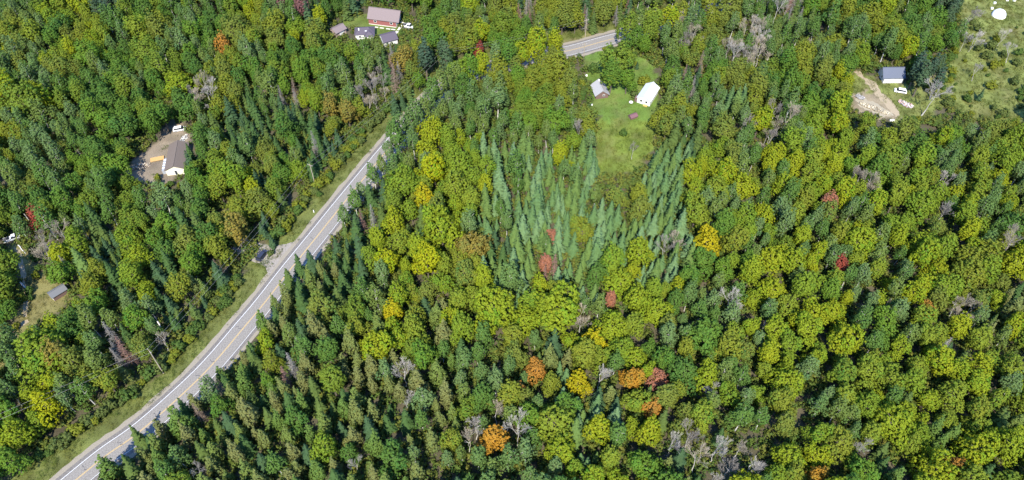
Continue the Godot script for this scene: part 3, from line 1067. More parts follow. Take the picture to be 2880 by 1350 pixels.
func build_houses() -> void:
	var white := grain(mat("white siding", Color(1, 1, 1), 0.7), 0.05, Color(0.60, 0.60, 0.58), Color(0.70, 0.70, 0.68), 3.0)
	var cream := grain(mat("cream siding", Color(1, 1, 1), 0.7), 0.05, Color(0.66, 0.62, 0.48), Color(0.76, 0.72, 0.58), 3.0)
	var red := grain(mat("red siding", Color(1, 1, 1), 0.85), 0.06, Color(0.22, 0.075, 0.072), Color(0.29, 0.11, 0.105), 3.0)
	var mauve := grain(mat("mauve metal roof", Color(1, 1, 1), 0.75), 0.03, Color(0.165, 0.128, 0.126), Color(0.205, 0.162, 0.158), 5.0)
	var purple := grain(mat("purple-grey shingles", Color(1, 1, 1), 0.85), 0.08, Color(0.070, 0.058, 0.078), Color(0.115, 0.096, 0.122), 2.0)
	var slate := grain(mat("blue-grey shingles", Color(1, 1, 1), 0.85), 0.08, Color(0.085, 0.098, 0.135), Color(0.125, 0.14, 0.18), 2.0)
	var brown := grain(mat("brown boards", Color(1, 1, 1), 0.9), 0.06, Color(0.12, 0.075, 0.065), Color(0.20, 0.13, 0.115), 2.0)
	var tin := grain(mat("weathered tin roof", Color(1, 1, 1), 0.6), 0.04, Color(0.27, 0.27, 0.28), Color(0.42, 0.41, 0.41), 3.0)
	var white_tin := mat("white metal roof", Color(0.56, 0.58, 0.60), 0.5)
	var maroon := grain(mat("maroon roof", Color(1, 1, 1), 0.85), 0.06, Color(0.13, 0.065, 0.075), Color(0.19, 0.10, 0.11), 2.0)
	var taupe := grain(mat("taupe shingles", Color(1, 1, 1), 0.9), 0.05, Color(0.11, 0.085, 0.07), Color(0.18, 0.145, 0.12), 2.5)
	var grey := grain(mat("dark grey roof", Color(1, 1, 1), 0.8), 0.05, Color(0.10, 0.105, 0.115), Color(0.16, 0.165, 0.175), 2.0)
	var dark := mat("dark glass", Color(0.03, 0.035, 0.045), 0.15)
	var trim := mat("white trim", Color(0.78, 0.78, 0.76), 0.6)
	var stone := mat("pale stone", Color(0.55, 0.54, 0.47), 0.9)

	# red barn with a broad mauve roof
	var o := node_thing("barn", "red barn with broad mauve roof and two white-framed windows", "barn", at(-53.9, 288.2), -0.217)
	gable_building(o, 12.1, 6.6, 3.2, 6.1, red, mauve, 0.5, 0.4, 1.5)
	for x in [-3.1, 4.0]:
		opening(o, "window", Vector3(x, 1.8, 3.3), Vector3(0, 0, 1), 1.2, 1.1, trim, dark)
	part("end_wall", boxed(Vector3(6.08, 1.55, 0), Vector3(0.1, 3.1, 6.3)), white, o)
	part("plinth", boxed(Vector3(0, 0.1, 3.33), Vector3(12.1, 0.5, 0.08)), stone, o)
	opening(o, "door", Vector3(6.15, 1.15, 0.8), Vector3(1, 0, 0), 1.0, 2.1, trim, dark)
	for q in [[1058, 76.5], [1074, 79], [1092, 81.5], [1106, 83]]:
		var s := part(numbered("paving_slab"), boxed(Vector3(0, 0.05, 0), Vector3(1.9, 0.14, 0.6), 0.03), stone, self, spot(q[0], q[1]))
		s.rotation.y = -0.217
		tag(s, "pale paving slab before the red barn's front wall, %s from left" % ORDINAL[[1058, 1074, 1092, 1106].find(q[0])], "paving slab", "slabs before the barn")
	for q in [[1134, 62, 2.6, "pale concrete pad at the barn's right end"], [1125, 78, 1.5, "pale stepping slab nearest the white pickup"], [1121, 83, 1.1, "middle pale stepping slab between pickup and garage"], [1115, 91, 1.7, "pale stepping slab just above the purple-roofed garage"]]:
		var s := part(numbered("paving_slab"), boxed(Vector3(0, 0.05, 0), Vector3(q[2] * 0.75, 0.14, q[2]), 0.03), stone, self, spot(q[0], q[1]))
		s.rotation.y = -0.5
		tag(s, q[3], "paving slab", "stepping slabs by the barn")

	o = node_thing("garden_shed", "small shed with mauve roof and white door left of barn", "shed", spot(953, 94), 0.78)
	gable_building(o, 5.0, 4.0, 2.4, 3.5, mat("weathered boards", Color(0.34, 0.27, 0.24), 0.9), mauve, 0.5)  # shed wall colour has the shade painted into it
	opening(o, "door", Vector3(0.3, 1.1, 2.0), Vector3(0, 0, 1), 2.2, 2.0, trim, white)

	o = node_thing("farmhouse", "low house with purple-grey hipped roof below the red barn", "house", spot(1028, 101), 0.1)
	part("wall", boxed(Vector3(0, 1.2, 0), Vector3(7.6, 2.7, 5.0)), white, o)
	part("wing_wall", boxed(Vector3(1.9, 1.2, 2.8), Vector3(3.4, 2.7, 2.4)), white, o)
	var st := begin()
	hull(st, [Vector3(-4.2, 2.5, 2.9), Vector3(4.2, 2.5, 2.9), Vector3(4.2, 2.5, -2.9), Vector3(-4.2, 2.5, -2.9)], [Vector3(-1.7, 4.1, 0.08), Vector3(1.7, 4.1, 0.08), Vector3(1.7, 4.1, -0.08), Vector3(-1.7, 4.1, -0.08)])
	var rf := part("roof", finish(st), purple, o)
	part("chimney", boxed(Vector3(-2.2, 3.6, 0.9), Vector3(0.45, 1.4, 0.45)), trim, rf)
	part("skylight", boxed(Vector3(0.6, 3.35, 1.35), Vector3(0.8, 0.12, 0.6)), trim, rf)
	st = begin()
	hull(st, [Vector3(-0.2, 2.48, 4.4), Vector3(4.1, 2.48, 4.4), Vector3(4.1, 2.48, 0.5), Vector3(-0.2, 2.48, 0.5)], [Vector3(1.87, 3.75, 2.7), Vector3(2.03, 3.75, 2.7), Vector3(2.03, 3.75, 0.5), Vector3(1.87, 3.75, 0.5)])
	part("wing_roof", finish(st), purple, o)
	opening(o, "window", Vector3(-2.0, 1.4, 2.5), Vector3(0, 0, 1), 1.1, 1.1, trim, dark)
	bare_spots.append([o.position.x, o.position.z, 4.5])

	o = node_thing("garage", "purple-roofed garage with white front below the red barn", "garage", spot(1094, 117), 0.45)
	gable_building(o, 5.8, 5.4, 2.4, 3.9, white, purple, 0.5)
	opening(o, "door", Vector3(0.4, 1.05, 2.7), Vector3(0, 0, 1), 2.6, 1.9, trim, white)

	o = node_thing("white_farmhouse", "white farmhouse with bright metal roof in the farm clearing", "house", at(51.8, 237.2), deg_to_rad(62))
	gable_building(o, 9.0, 5.2, 2.5, 4.1, white, white_tin, 0.3)
	opening(o, "window", Vector3(-4.5, 1.5, -1.0), Vector3(-1, 0, 0), 1.0, 1.1, trim, dark)
	opening(o, "window", Vector3(-4.5, 1.5, 1.1), Vector3(-1, 0, 0), 1.0, 1.1, trim, dark)
	part("porch_step", boxed(Vector3(-5.0, 0.2, 1.0), Vector3(0.8, 0.4, 1.5)), mat("yellow boards", Color(0.55, 0.36, 0.12), 0.85), o)
	part("annex", boxed(Vector3(-3.6, 0.95, -3.2), Vector3(1.6, 1.9, 0.9)), brown, o)

	o = node_thing("wooden_shed", "brown wooden shed with pale tin roof in the farm clearing", "shed", at(33.7, 240.0), deg_to_rad(101))
	gable_building(o, 6.6, 4.9, 1.8, 3.7, brown, tin, 0.45)
	opening(o, "window", Vector3(-3.3, 1.5, 0.6), Vector3(-1, 0, 0), 0.8, 0.8, trim, dark)
	part("chimney", boxed(Vector3(2.7, 3.9, 0.1), Vector3(0.45, 1.2, 0.45)), trim, o)
	part("lean_to", boxed(Vector3(4.2, 0.7, 1.0), Vector3(1.6, 1.4, 2.6)), brown, o)

	o = node_thing("garden_hut", "low hut with maroon roof on the yellow meadow", "hut", at(45.0, 225.6), 0.5)
	gable_building(o, 2.8, 1.9, 0.9, 1.5, brown, maroon, 0.2, 0.2, 0.2)
	st = begin()
	for i in 14:
		var a0 := TAU * i / 14.0
		var a1 := TAU * (i + 1) / 14.0
		var p0 := Vector3(cos(a0), 0, sin(a0))
		var p1 := Vector3(cos(a1), 0, sin(a1))
		quad(st, p1 * 0.75 + Vector3.UP * 0.6, p0 * 0.75 + Vector3.UP * 0.6, p0 * 0.75 + Vector3.UP * 0.72, p1 * 0.75 + Vector3.UP * 0.72)
		tri(st, Vector3.UP * 0.75, p0 * 0.75 + Vector3.UP * 0.72, p1 * 0.75 + Vector3.UP * 0.72)
	o = node_thing("garden_table", "round white table on the lawn left of the white farmhouse", "table", at(45.1, 233.8))
	part("table_top", finish(st), trim, o)
	st = begin()
	tube(st, Vector3.ZERO, Vector3(0, 0.62, 0), 0.06, 0.06, 6)
	part("leg", finish(st), trim, o)

	o = node_thing("grey_house", "white house with blue-grey roof beside the dirt track", "house", at(148.2, 249.2), 0.02)
	gable_building(o, 7.6, 6.0, 2.7, 5.1, white, slate, 0.4, 0.8, 0.3)
	opening(o, "garage_door", Vector3(-0.6, 1.15, 3.0), Vector3(0, 0, 1), 2.7, 2.1, trim, white)
	opening(o, "window", Vector3(-3.8, 1.5, 0.8), Vector3(-1, 0, 0), 0.9, 1.1, trim, dark)

	o = node_thing("cream_house", "long cream-gabled house with taupe roof in the left clearing", "house", at(-117.3, 201.6), deg_to_rad(99))
	gable_building(o, 13.0, 6.2, 2.6, 4.1, cream, taupe, 0.35)
	opening(o, "door", Vector3(-6.5, 1.05, 0.1), Vector3(-1, 0, 0), 1.0, 2.1, trim, dark)
	opening(o, "window", Vector3(-6.5, 1.6, -1.7), Vector3(-1, 0, 0), 0.8, 0.9, trim, cream)
	st = begin()
	prism(st, [Vector2(-3.05, 0), Vector2(-4.7, 0), Vector2(-4.7, 1.7), Vector2(-3.05, 2.2)], -5.5, 0.5)
	var lt := part("lean_to", finish(st), mat("grey sheet roof", Color(0.30, 0.32, 0.36), 0.6), o)
	for i in 4:
		part("roof_panel", boxed(Vector3(-4.6 + i * 1.35, 2.05, -3.9), Vector3(0.35, 0.1, 1.3)), trim, lt)
	o = node_thing("lumber_deck", "yellow plank deck beside the cream-gabled house", "deck", spot(443, 449), 0.3)
	for i in 6:
		part("plank", boxed(Vector3(0, 0.42, -0.9 + i * 0.36), Vector3(4.6, 0.08, 0.3)), mat("new lumber", Color(0.50, 0.31, 0.12), 0.8), o)
	for i in 4:
		part("post", boxed(Vector3(-2.0 + 4.0 * (i % 2), 0.19, -0.8 + 1.6 * int(i / 2)), Vector3(0.14, 0.4, 0.14)), mats["new lumber"], o)

	o = node_thing("small_shed", "small shed with dark roof and white gable at the left edge", "shed", at(-137.2, 143.2), deg_to_rad(47))
	gable_building(o, 4.3, 2.7, 1.9, 2.8, brown, grey, 0.3)
	st = begin()
	prism(st, [Vector2(1.3, -0.05), Vector2(-1.3, -0.05), Vector2(-1.3, 1.9), Vector2(0, 2.75), Vector2(1.3, 1.9)], -2.19, -2.152)
	part("gable_front", finish(st), white, o)
	opening(o, "door", Vector3(-2.2, 0.95, 0), Vector3(-1, 0, 0), 0.9, 1.8, trim, cream)

	# white dome on the meadow
	o = node_thing("dome_shelter", "white fabric dome standing on the top right meadow", "dome", spot(2808, 44))
	var L := Leaves.new()
	for j in 9:
		for i in 25:
			var e := (j / 8.0) * PI / 2.0
			var a := TAU * i / 24.0
			var nrm := Vector3(cos(a) * cos(e), sin(e), sin(a) * cos(e))
			L.v.append(nrm * Vector3(2.9, 2.9, 2.9) * (1.0 + 0.012 * cos(a * 8.0)))
			L.n.append(nrm)
			L.c.append(Color.WHITE)
	for j in 8:
		for i in 24:
			var k := j * 25 + i
			L.x.append_array(PackedInt32Array([k, k + 25, k + 26, k, k + 26, k + 1]))
	part("shell", L.mesh(), mat("white fabric", Color(0.80, 0.80, 0.80), 0.7), o)
	part("door", boxed(Vector3(-0.4, 0.85, 2.83), Vector3(1.2, 1.7, 0.12)), trim, o)
	for q in [[2797, 10, "white box standing above the white dome"], [2789, 25, "white box just left of the white dome"], [2832, 2, "pale box at the top edge, right of the dome"], [2852, 3, "pale box farthest right along the top edge"]]:
		var c := part(numbered("storage_box"), boxed(Vector3(0, 0.35, 0), Vector3(1.0, 0.7, 0.8), 0.06), trim, self, spot(q[0], q[1]))
		tag(c, q[2], "box")
	for q in [[1649, 214, 0.9, "small white box behind the brown wooden shed"], [1662, 296, 1.2, "pale box left below the brown wooden shed"], [883, 597, 0.5, "tiny white marker post on the road verge"], [2508, 340, 1.6, "pale box below the rubble heaps"]]:
		var post: bool = q[0] == 883
		var c := part(numbered("marker_post" if post else "storage_box"), boxed(Vector3(0, 0.5, 0), Vector3(0.3, 1.0, 0.2), 0.04) if post else boxed(Vector3(0, 0.3, 0), Vector3(q[2], 0.6, 0.6), 0.05), trim, self, spot(q[0], q[1]))
		tag(c, q[3], "post" if post else "box")

# ------------------------------------------------------------------ vehicles, poles, logs, rubble
func vehicle(called: String, label: String, category: String, where: Vector3, turn: float, paint: Color, pickup: bool) -> void:
	var o := node_thing(called, label, category, where, turn)
	var body := mat("paint %s" % paint, paint, 0.35)
	var glass := mat("car glass", Color(0.02, 0.025, 0.03), 0.1)
	var rubber := mat("tyre", Color(0.025, 0.025, 0.025), 0.9)
	var l := 5.2 if pickup else 4.5
	var st := begin()
	hull(st, [Vector3(-l / 2, 0.35, 0.9), Vector3(l / 2, 0.35, 0.9), Vector3(l / 2, 0.35, -0.9), Vector3(-l / 2, 0.35, -0.9)], [Vector3(-l / 2 + 0.08, 0.98, 0.86), Vector3(l / 2 - 0.12, 0.9, 0.84), Vector3(l / 2 - 0.12, 0.9, -0.84), Vector3(-l / 2 + 0.08, 0.98, -0.86)])
	var b := part("body", finish(st), body, o)
	var c0 := -0.2 if pickup else -l / 2 + 0.35
	var c1 := 1.3 if pickup else 1.0
	st = begin()
	hull(st, [Vector3(c0, 0.97, 0.84), Vector3(c1 + 0.5, 0.93, 0.82), Vector3(c1 + 0.5, 0.93, -0.82), Vector3(c0, 0.97, -0.84)], [Vector3(c0 + 0.3, 1.58, 0.66), Vector3(c1 - 0.15, 1.58, 0.66), Vector3(c1 - 0.15, 1.58, -0.66), Vector3(c0 + 0.3, 1.58, -0.66)])
	part("windows", finish(st), glass, o)
	part("cab_roof", boxed(Vector3((c0 + c1) / 2 + 0.07, 1.6, 0), Vector3(c1 - c0 - 0.35, 0.06, 1.36), 0.06), body, o)
	if pickup:
		part("cargo_bed", boxed(Vector3(-l / 4 - 0.25, 0.985, 0), Vector3(l / 2 - 0.7, 0.02, 1.5)), mat("bed liner", Color(0.06, 0.06, 0.065), 0.8), b)
	for i in 4:
		st = begin()
		var w := Vector3((-1.0 if i < 2 else 1.0) * l * 0.31, 0.36, (0.84 if i % 2 else -0.84))
		tube(st, Vector3(0, 0, -0.12), Vector3(0, 0, 0.12), 0.36, 0.36, 12)
		for k in 12:
			for s in [0.12, -0.12]:
				tri(st, Vector3(0, 0, s), Vector3(cos(TAU * k / 12.0) * 0.36, sin(TAU * k / 12.0) * 0.36, s), Vector3(cos(TAU * (k + 1) / 12.0) * 0.36, sin(TAU * (k + 1) / 12.0) * 0.36, s))
		var wh := part("wheel", finish(st), rubber, o, w)
		part("rim", boxed(Vector3(0, 0, 0.125 * signf(w.z)), Vector3(0.36, 0.36, 0.02)), mat("alloy", Color(0.5, 0.5, 0.5), 0.4), wh)
	for s in [0.6, -0.6]:
		part("headlight", boxed(Vector3(l / 2 - 0.03, 0.72, s), Vector3(0.08, 0.16, 0.35)), mat("lamp glass", Color(0.7, 0.7, 0.68), 0.2), o)
	bare_spots.append([where.x, where.z, 2.4])

func rubble(label: String, where: Vector3, turn: float, l: float, w: float, n: int, cols: Array) -> void:
	var o := MeshInstance3D.new()
	o.name = numbered("rubble_pile")
	var L := Leaves.new()
	for i in n:
		var a := rng.randf_range(-1, 1)
		var p := Vector3(a * l / 2, 0.1 + rng.randf() * 0.5, rng.randf_range(-1, 1) * w / 2 * (1.0 - 0.5 * a * a))
		var s := rng.randf_range(0.12, 0.4)
		var col: Color = cols[rng.randi() % cols.size()] * rng.randf_range(0.75, 1.15)
		var q := []
		for k in 6:
			var d: Vector3 = [Vector3.RIGHT, Vector3.LEFT, Vector3.UP, Vector3.DOWN, Vector3.BACK, Vector3.FORWARD][k]
			q.append(p + (d + rand_dir() * 0.35) * s)
		for f in [[0, 2, 4], [4, 2, 1], [1, 2, 5], [5, 2, 0], [0, 4, 3], [4, 1, 3], [1, 5, 3], [5, 0, 3]]:
			var nrm: Vector3 = ((q[f[0]] + q[f[1]] + q[f[2]]) / 3.0 - p).normalized()
			L.triangle(q[f[0]], q[f[1]], q[f[2]], nrm, col)
	o.mesh = L.mesh()
	o.material_override = mat("rubble", Color(1, 1, 1), 0.95, true)
	add_child(o)
	o.position = where
	o.rotation.y = turn
	o.set_meta("kind", "stuff")
	tag(o, label, "rubble")
	bare_spots.append([where.x, where.z, w])

func pole(label: String, base: Vector3, h: float, turn: float) -> Vector3:
	var o := node_thing("utility_pole", label, "utility pole", base, turn, "utility poles along the road")
	var wood := mat("pole wood", Color(0.34, 0.29, 0.22), 0.9)
	var st := begin()
	tube(st, Vector3(0, -0.1, 0), Vector3(0, h, 0), 0.17, 0.12, 8)
	part("shaft", finish(st), wood, o)
	part("crossarm", boxed(Vector3(0, h - 0.6, 0), Vector3(2.0, 0.12, 0.12)), wood, o)
	for x in [-0.9, 0.9]:
		part("insulator", boxed(Vector3(x, h - 0.45, 0), Vector3(0.1, 0.2, 0.1)), mat("insulator", Color(0.5, 0.5, 0.5), 0.4), o)
	return base + Vector3(0, h - 0.4, 0)

func wire(a: Vector3, b: Vector3, label: String) -> void:
	var st := begin()
	var prev := a
	for i in range(1, 13):
		var t := i / 12.0
		var p := a.lerp(b, t) - Vector3(0, 1.2 * 4.0 * t * (1.0 - t), 0)
		tube(st, prev, p, 0.022, 0.022, 4)
		prev = p
	var o := part(numbered("power_line"), finish(st), mat("wire", Color(0.20, 0.20, 0.20), 0.5), self)
	tag(o, label, "power line")

func log_lying(label: String, a: Vector3, b: Vector3, r: float) -> void:
	var st := begin()
	var n := 5
	var prev := a
	for i in range(1, n + 1):
		var t := i / float(n)
		var p := a.lerp(b, t) + Vector3(rng.randf_range(-0.15, 0.15), 0, rng.randf_range(-0.15, 0.15))
		tube(st, prev, p, r * (1.0 - 0.5 * (i - 1) / n), r * (1.0 - 0.5 * t), 7)
		prev = p
	var o := part(numbered("fallen_trunk"), finish(st), mat("birch bark", Color(0.55, 0.54, 0.52), 0.8), self)
	tag(o, label, "tree trunk")

func build_things() -> void:
	rng.seed = 31
	vehicle("pickup_truck", "white pickup truck parked beside the red barn", "pickup truck", spot(1147, 76) + Vector3(0, 0.03, 0), -0.35, Color(0.8, 0.8, 0.8), true)
	vehicle("van", "white van parked in front of the blue-grey roofed house", "van", spot(2531, 259), 2.85, Color(0.8, 0.8, 0.8), false)
	vehicle("car", "white-roofed car at the end of the cream house's yard", "car", spot(506, 366), 0.25, Color(0.75, 0.76, 0.78), false)
	vehicle("pickup_truck", "white pickup truck under trees at the left picture edge", "pickup truck", spot(36, 673), 0.5, Color(0.8, 0.8, 0.8), true)
	vehicle("car", "dark blue car parked on the gravel side road", "car", spot(738, 722) + Vector3(0, 0.024, 0), 1.2, Color(0.03, 0.035, 0.06), false)
	rubble("long heap of whitish rubble beside the dirt track", spot(2458, 306), -0.62, 11.0, 2.4, 420, [Color(0.42, 0.37, 0.27), Color(0.58, 0.54, 0.44), Color(0.28, 0.23, 0.16), Color(0.20, 0.18, 0.14)])
	rubble("grey heap of stones at the rubble's upper left end", spot(2418, 275), -0.6, 3.4, 2.4, 120, [Color(0.28, 0.28, 0.29), Color(0.36, 0.35, 0.36), Color(0.22, 0.21, 0.2)])
	rubble("mixed heap of broken blocks below the white van", spot(2546, 294), -0.8, 5.4, 2.8, 170, [Color(0.45, 0.40, 0.42), Color(0.6, 0.55, 0.5), Color(0.22, 0.2, 0.22), Color(0.4, 0.25, 0.22)])
	rubble("scattered pale scrap in the cream house's yard", spot(390, 470), 0.3, 8.0, 3.0, 110, [Color(0.4, 0.33, 0.25), Color(0.3, 0.24, 0.2), Color(0.5, 0.45, 0.36)])
	rubble("pale junk beside the car at the yard's end", spot(518, 392), 1.3, 4.5, 2.0, 60, [Color(0.5, 0.48, 0.45), Color(0.3, 0.3, 0.3), Color(0.6, 0.58, 0.5)])
	var p1 := pole("utility pole standing on the lower left road verge", spot(460, 1050), 12.0, -0.75)
	var p2 := pole("utility pole on the verge of the middle road", spot(887, 521), 10.0, -0.45)
	var p3 := pole("utility pole behind the far road opening", spot(1646, 103), 8.5, 0.3)
	var p4 := pole("utility pole in front of the far road opening", spot(1641, 168), 8.0, 0.3)
	var p5 := pole("utility pole at the road bend below the barn", spot(1256, 198), 9.5, 0.2)
	var off := Vector3(-190, 11, -62)
	for s in [-0.9, 0.9]:
		var d := Vector3(s * 0.73, 0, s * 0.68)
		var w := "left" if s < 0 else "right"
		wire(p1 + d, off + d, "%s power line running from the verge pole to lower left" % w)
		wire(p1 + d, p2 + d, "%s power line between the lower and middle road poles" % w)
		wire(p2 + d, p5 + d, "%s power line between the middle road and bend poles" % w)
		wire(p5 + d, p3 + d, "%s power line from the bend pole to the far road" % w)
	log_lying("bleached trunk lying left of the small shed", spot(57, 794) + Vector3(0, 0.2, 0), spot(96, 842) + Vector3(0, 0.2, 0), 0.3)
	log_lying("bleached trunk lying near the white pickup, left edge", spot(52, 690) + Vector3(0, 0.2, 0), spot(72, 714) + Vector3(0, 0.15, 0), 0.2)
	log_lying("short pale trunk lying at the left edge", spot(2, 855) + Vector3(0, 0.2, 0), spot(24, 878) + Vector3(0, 0.15, 0), 0.2)
	log_lying("pale curved trunk lying in the gap by the verge pole", spot(442, 903, 1.0), spot(468, 953, 0.2), 0.22)

# ------------------------------------------------------------------ trees that stand out
func special(u: float, v: float, code: String, size: float, tone: int, label: String, form := "", lean := Vector2.ZERO) -> void:
	var h: float = kinds[code].h * size
	var p := spot(u, v, h * 0.6)
	plant(code, p.x, p.z, size, tone, form, {"label": label, "lean": lean})

func plant_specials() -> void:
	rng.seed = 3
	special(1387, 1232, "O", 0.95, 0, "bright orange maple beside dark bare trees at bottom centre")
	special(1991, 676, "Y", 1.15, 0, "single bright yellow maple right of the spruce stand")
	special(1779, 1066, "O", 0.82, 0, "orange-gold maple above the bottom centre, right of a bare snag")
	special(1672, 966, "Y", 0.9, 0, "yellow maple topmost of the orange maple group")
	special(1626, 1084, "Y", 0.8, 0, "yellow maple left of the bare snag among orange maples")
	special(1507, 1036, "O", 0.75, 1, "rusty orange maple leftmost of the orange maple group")
	special(1459, 1100, "O", 0.62, 1, "small orange maple low left of the rusty maple")
	special(1836, 1150, "O", 0.7, 1, "rusty orange maple lowest of the orange maple group")
	special(1850, 1070, "R", 0.7, 1, "small salmon-red maple right of the orange-gold maple")
	special(1107, 884, "Y", 0.8, 0, "small bright yellow maple alone among firs, lower centre left")
	special(1088, 735, "Y", 1.05, 1, "tall narrow yellow maple right of the road junction")
	special(1200, 735, "Y", 1.2, 1, "broad yellow maple right of the narrow yellow one")
	special(1218, 480, "Y", 1.15, 1, "largest yellow maple clump, right of the middle road")
	special(1195, 560, "Y", 1.05, 0, "golden yellow maple below the largest yellow clump")
	special(1240, 640, "y", 1.25, 0, "yellow-green maple between the two yellow maple clumps", "wide")
	special(1334, 690, "o", 1.0, 1, "wide tawny tree left of the spruce stand", "wide")
	special(663, 648, "o", 1.1, 1, "brownish orange round tree above the road junction", "broad")
	special(104, 612, "R", 0.8, 0, "crimson tree near the left picture edge")
	special(1018, 620, "D", 0.9, 0, "red-brown dead conifer right of the middle road")
	special(1533, 748, "R", 0.7, 1, "salmon-red half-bare maple below the spruce stand")
	special(1553, 666, "R", 0.6, 1, "small salmon-red maple inside the spruce stand")
	special(1715, 852, "R", 0.55, 1, "small salmon-red maple above the orange maples")
	special(2374, 752, "R", 0.75, 0, "dark red leaning tree among right-hand maples", "", Vector2(0, -0.2))
	special(2331, 573, "R", 0.75, 1, "pinkish red tree among the right-hand maples")
	special(2603, 876, "O", 0.65, 1, "small rusty maple low among the right-hand maples")
	special(1349, 142, "R", 0.6, 0, "dark red tree between the barn and far road")
	special(1350, 88, "y", 1.0, 1, "golden tree above the dark red one, right of barn")
	special(1132, 160, "o", 1.05, 1, "tawny tree just below the purple-roofed garage", "broad")
	special(928, 306, "o", 0.9, 1, "left one of two tawny trees above the road", "broad")
	special(978, 322, "o", 0.9, 1, "right one of two tawny trees above the road", "broad")
	special(633, 134, "O", 0.85, 1, "small orange tree in the upper left woods")
	special(593, 250, "d", 1.15, 0, "big pale leafless tree in the upper left woods")
	special(1133, 1050, "d", 1.0, 0, "white forked birch among cedars, bottom centre left")
	special(1686, 1062, "d", 1.0, 0, "white bare snag among the orange maples")
	special(2216, 326, "d", 1.3, 2, "tan leafless tree left of the rubble heaps")
	special(2650, 596, "d", 1.1, 1, "forked grey bare tree in the far right woods")
	special(2830, 690, "d", 1.2, 2, "leaning tan bare tree near the right edge", "", Vector2(0, -0.12))
	special(2440, 512, "d", 1.0, 2, "round tan bare tree among upper right maples")
	special(223, 729, "b", 1.35, 2, "tall greyish spruce right of the small left shed")
	special(346, 980, "D", 1.15, 0, "red-brown dead conifer left of the verge utility pole")
	special(1107, 208, "D", 1.25, 2, "tall brown dead conifer below the barn")
	special(1098, 180, "D", 1.0, 0, "rusty dead conifer behind the tall brown one")
	special(1255, 165, "p", 1.1, 1, "big layered pine at the road bend below the barn")
	special(1195, 160, "p", 1.15, 0, "dark pine right of the tawny tree under the garage")
	special(130, 1140, "Y", 0.95, 1, "lemon yellow maple near the lower left edge")
	special(112, 985, "y", 1.3, 2, "big lime green maple in the lower left woods", "wide")
	special(168, 1005, "o", 1.0, 1, "tawny maple right of the big lime maple, lower left", "broad")
	special(2598, 208, "p", 1.1, 1, "big soft pine right of the blue-grey roofed house")
	special(2578, 200, "p", 0.9, 0, "dark pine shading the blue-grey roofed house's right end")
	special(2624, 262, "d", 1.35, 0, "large white birch with few leaves at the meadow's edge")
	special(2745, 105, "d", 0.9, 0, "leaning bare birch nearest the forest, below the dome", "", Vector2(0, -0.25))
	special(2822, 96, "d", 0.75, 0, "leaning bare birch in the meadow's middle", "", Vector2(0, -0.2))
	special(2850, 140, "d", 0.8, 0, "leaning bare birch farthest right on the meadow", "", Vector2(0, -0.2))
	special(2748, 200, "d", 0.6, 0, "short pale bare trunk at the meadow's shady corner", "", Vector2(0, -0.2))
	special(2762, 262, "s", 0.5, 2, "small dark fir standing alone on the lower meadow")
	special(795, 8, "R", 1.0, 2, "left one of two purplish-red trees at the top edge")
	special(850, 22, "R", 1.05, 2, "right one of two purplish-red trees at the top edge")
	special(1735, 175, "g", 1.3, 3, "big olive tree in the middle of the farm clearing", "wide")
	special(1720, 215, "g", 1.0, 0, "green tree in front of the big farm tree", "broad")
	special(1765, 225, "g", 0.8, 1, "fresh green tree right of the farm's green tree", "broad")
	special(1790, 100, "g", 0.9, 0, "green tree right of the far road opening", "broad")
	special(1783, 258, "u", 1.2, 2, "brownish bush left of the white farmhouse")
	special(1815, 226, "u", 1.5, 1, "yellow-green bush above the white farmhouse")
	special(1670, 190, "u", 1.5, 0, "green bush on the farm lawn, upper left")
	special(1793, 180, "s", 0.35, 2, "tiny dark fir on the upper farm lawn")
	special(1754, 372, "u", 1.0, 0, "dark bush on the yellow meadow below the maroon hut")
	special(1780, 425, "d", 0.5, 1, "small grey bare tree at the yellow meadow's foot")
	special(384, 1222, "s", 0.85, 1, "fir leaning over the lower road's white line")
	special(420, 1240, "s", 0.75, 0, "dark fir beside the road, right of the overhanging fir")
	special(297, 1310, "c", 1.0, 2, "mossy cedar covering the road near the bottom edge")
	special(352, 1290, "s", 0.6, 0, "small dark fir right of the road's bottom end")
	special(809, 775, "s", 0.9, 1, "fir overlapping the road below the junction")
	special(838, 738, "s", 0.85, 0, "dark fir overlapping the road opposite the junction")
	special(1387, 870, "y", 1.2, 0, "yellow-green maple right below the wide tawny tree", "wide")
	special(1565, 880, "y", 1.35, 0, "broad yellow-green maple below the spruce stand", "wide")
	special(1720, 735, "y", 1.1, 2, "lime green maple standing among the spruces, left of two", "broad")
	special(1800, 705, "y", 1.05, 0, "yellow-green maple standing among the spruces, right of two", "broad")
	var grove := ["leftmost", "second from left", "third from left", "middle", "third from right", "second from right", "rightmost"]
	var stands := [[1885, 1250], [1940, 1225], [1962, 1296], [2010, 1262], [2045, 1318], [2078, 1256], [2105, 1322]]
	for i in 7:
		special(stands[i][0], stands[i][1], "d", 0.85 + 0.06 * (i % 4), i % 3, "%s pale leafless tree of the bottom bare grove" % grove[i])
	special(2683, 1312, "O", 0.7, 1, "small rusty maple in the bottom right woods")
	special(2290, 1344, "O", 0.7, 0, "small orange maple on the bottom edge, right")

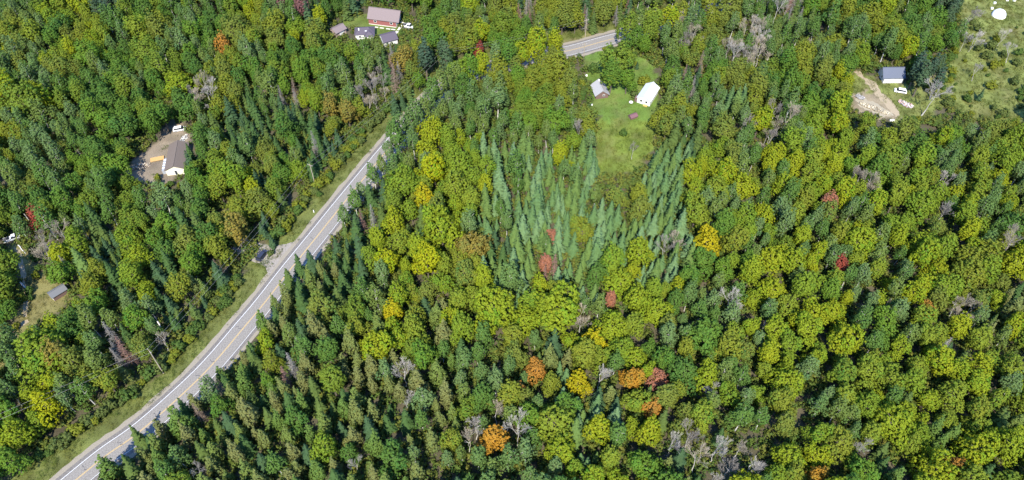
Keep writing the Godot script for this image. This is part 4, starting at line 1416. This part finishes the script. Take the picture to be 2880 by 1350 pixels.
func _ready() -> void:
	noise.seed = 4
	noise.frequency = 0.02
	noise.fractal_octaves = 3
	# camera
	var cam := Camera3D.new()
	cam.name = "camera"
	cam.fov = rad_to_deg(2.0 * atan(675.0 / FOCAL))
	cam.near = 1.0
	cam.far = 4000.0
	add_child(cam)
	cam.position = Vector3(0, EYE, 0)
	cam.rotation = Vector3(deg_to_rad(-TILT), 0, 0)
	cam.current = true
	# sky
	var env := Environment.new()
	env.background_mode = Environment.BG_SKY
	var sky := Sky.new()
	var sm := ProceduralSkyMaterial.new()
	sm.sky_top_color = Color(0.36, 0.53, 0.80)
	sm.sky_horizon_color = Color(0.74, 0.80, 0.87)
	sm.ground_bottom_color = Color(0.25, 0.28, 0.22)
	sm.ground_horizon_color = Color(0.5, 0.55, 0.55)
	sm.sky_curve = 0.12
	sky.sky_material = sm
	env.sky = sky
	env.background_energy_multiplier = 1.25
	env.tonemap_mode = Environment.TONE_MAPPER_LINEAR
	env.tonemap_exposure = 1.95
	env.sdfgi_enabled = true
	env.ssao_enabled = true
	env.ssil_enabled = true
	var we := WorldEnvironment.new()
	we.name = "world"
	we.environment = env
	add_child(we)
	# sun: high behind the camera, slightly to its left
	var sun := DirectionalLight3D.new()
	sun.name = "sun"
	sun.light_energy = 1.5
	sun.light_color = Color(1.0, 0.975, 0.92)
	sun.light_angular_distance = 0.5
	sun.shadow_enabled = true
	add_child(sun)
	var towards := spot(1600, 650) - Vector3(0, EYE, 0)
	sun.basis = Basis.looking_at(towards.normalized(), Vector3.UP)

	build_road()
	build_ground()
	keep_out = [[1000, 15, 1145, 80], [935, 66, 985, 100], [985, 60, 1060, 96], [1070, 96, 1120, 114], [1130, 50, 1190, 84],
		[1592, 98, 1690, 165], [1655, 222, 1722, 288], [1778, 240, 1845, 304], [1690, 262, 1795, 345], [1795, 165, 1845, 240], [1685, 345, 1825, 478], [1640, 130, 1690, 200],
		[2475, 185, 2548, 242], [2500, 235, 2565, 275], [2400, 196, 2520, 325], [2395, 255, 2500, 330], [2525, 270, 2575, 320], [2765, -40, 2900, 110], [2805, 110, 2900, 330], [2590, 285, 2700, 330], [2690, 150, 2810, 325],
		[462, 412, 510, 498], [375, 432, 462, 470], [480, 346, 535, 402], [120, 790, 190, 864], [60, 850, 130, 905], [12, 650, 66, 712], [640, 655, 745, 748], [45, 690, 80, 790]]
	make_kinds()
	plant_specials()
	plant_road_edge()
	plant_wood()
	describe()
	build_houses()
	build_things()
	grow()
	build_ground_cover()
	var count := {}
	for t in trees:
		count[t.called] = count.get(t.called, 0) + 1
	print(trees.size(), " trees ", count)
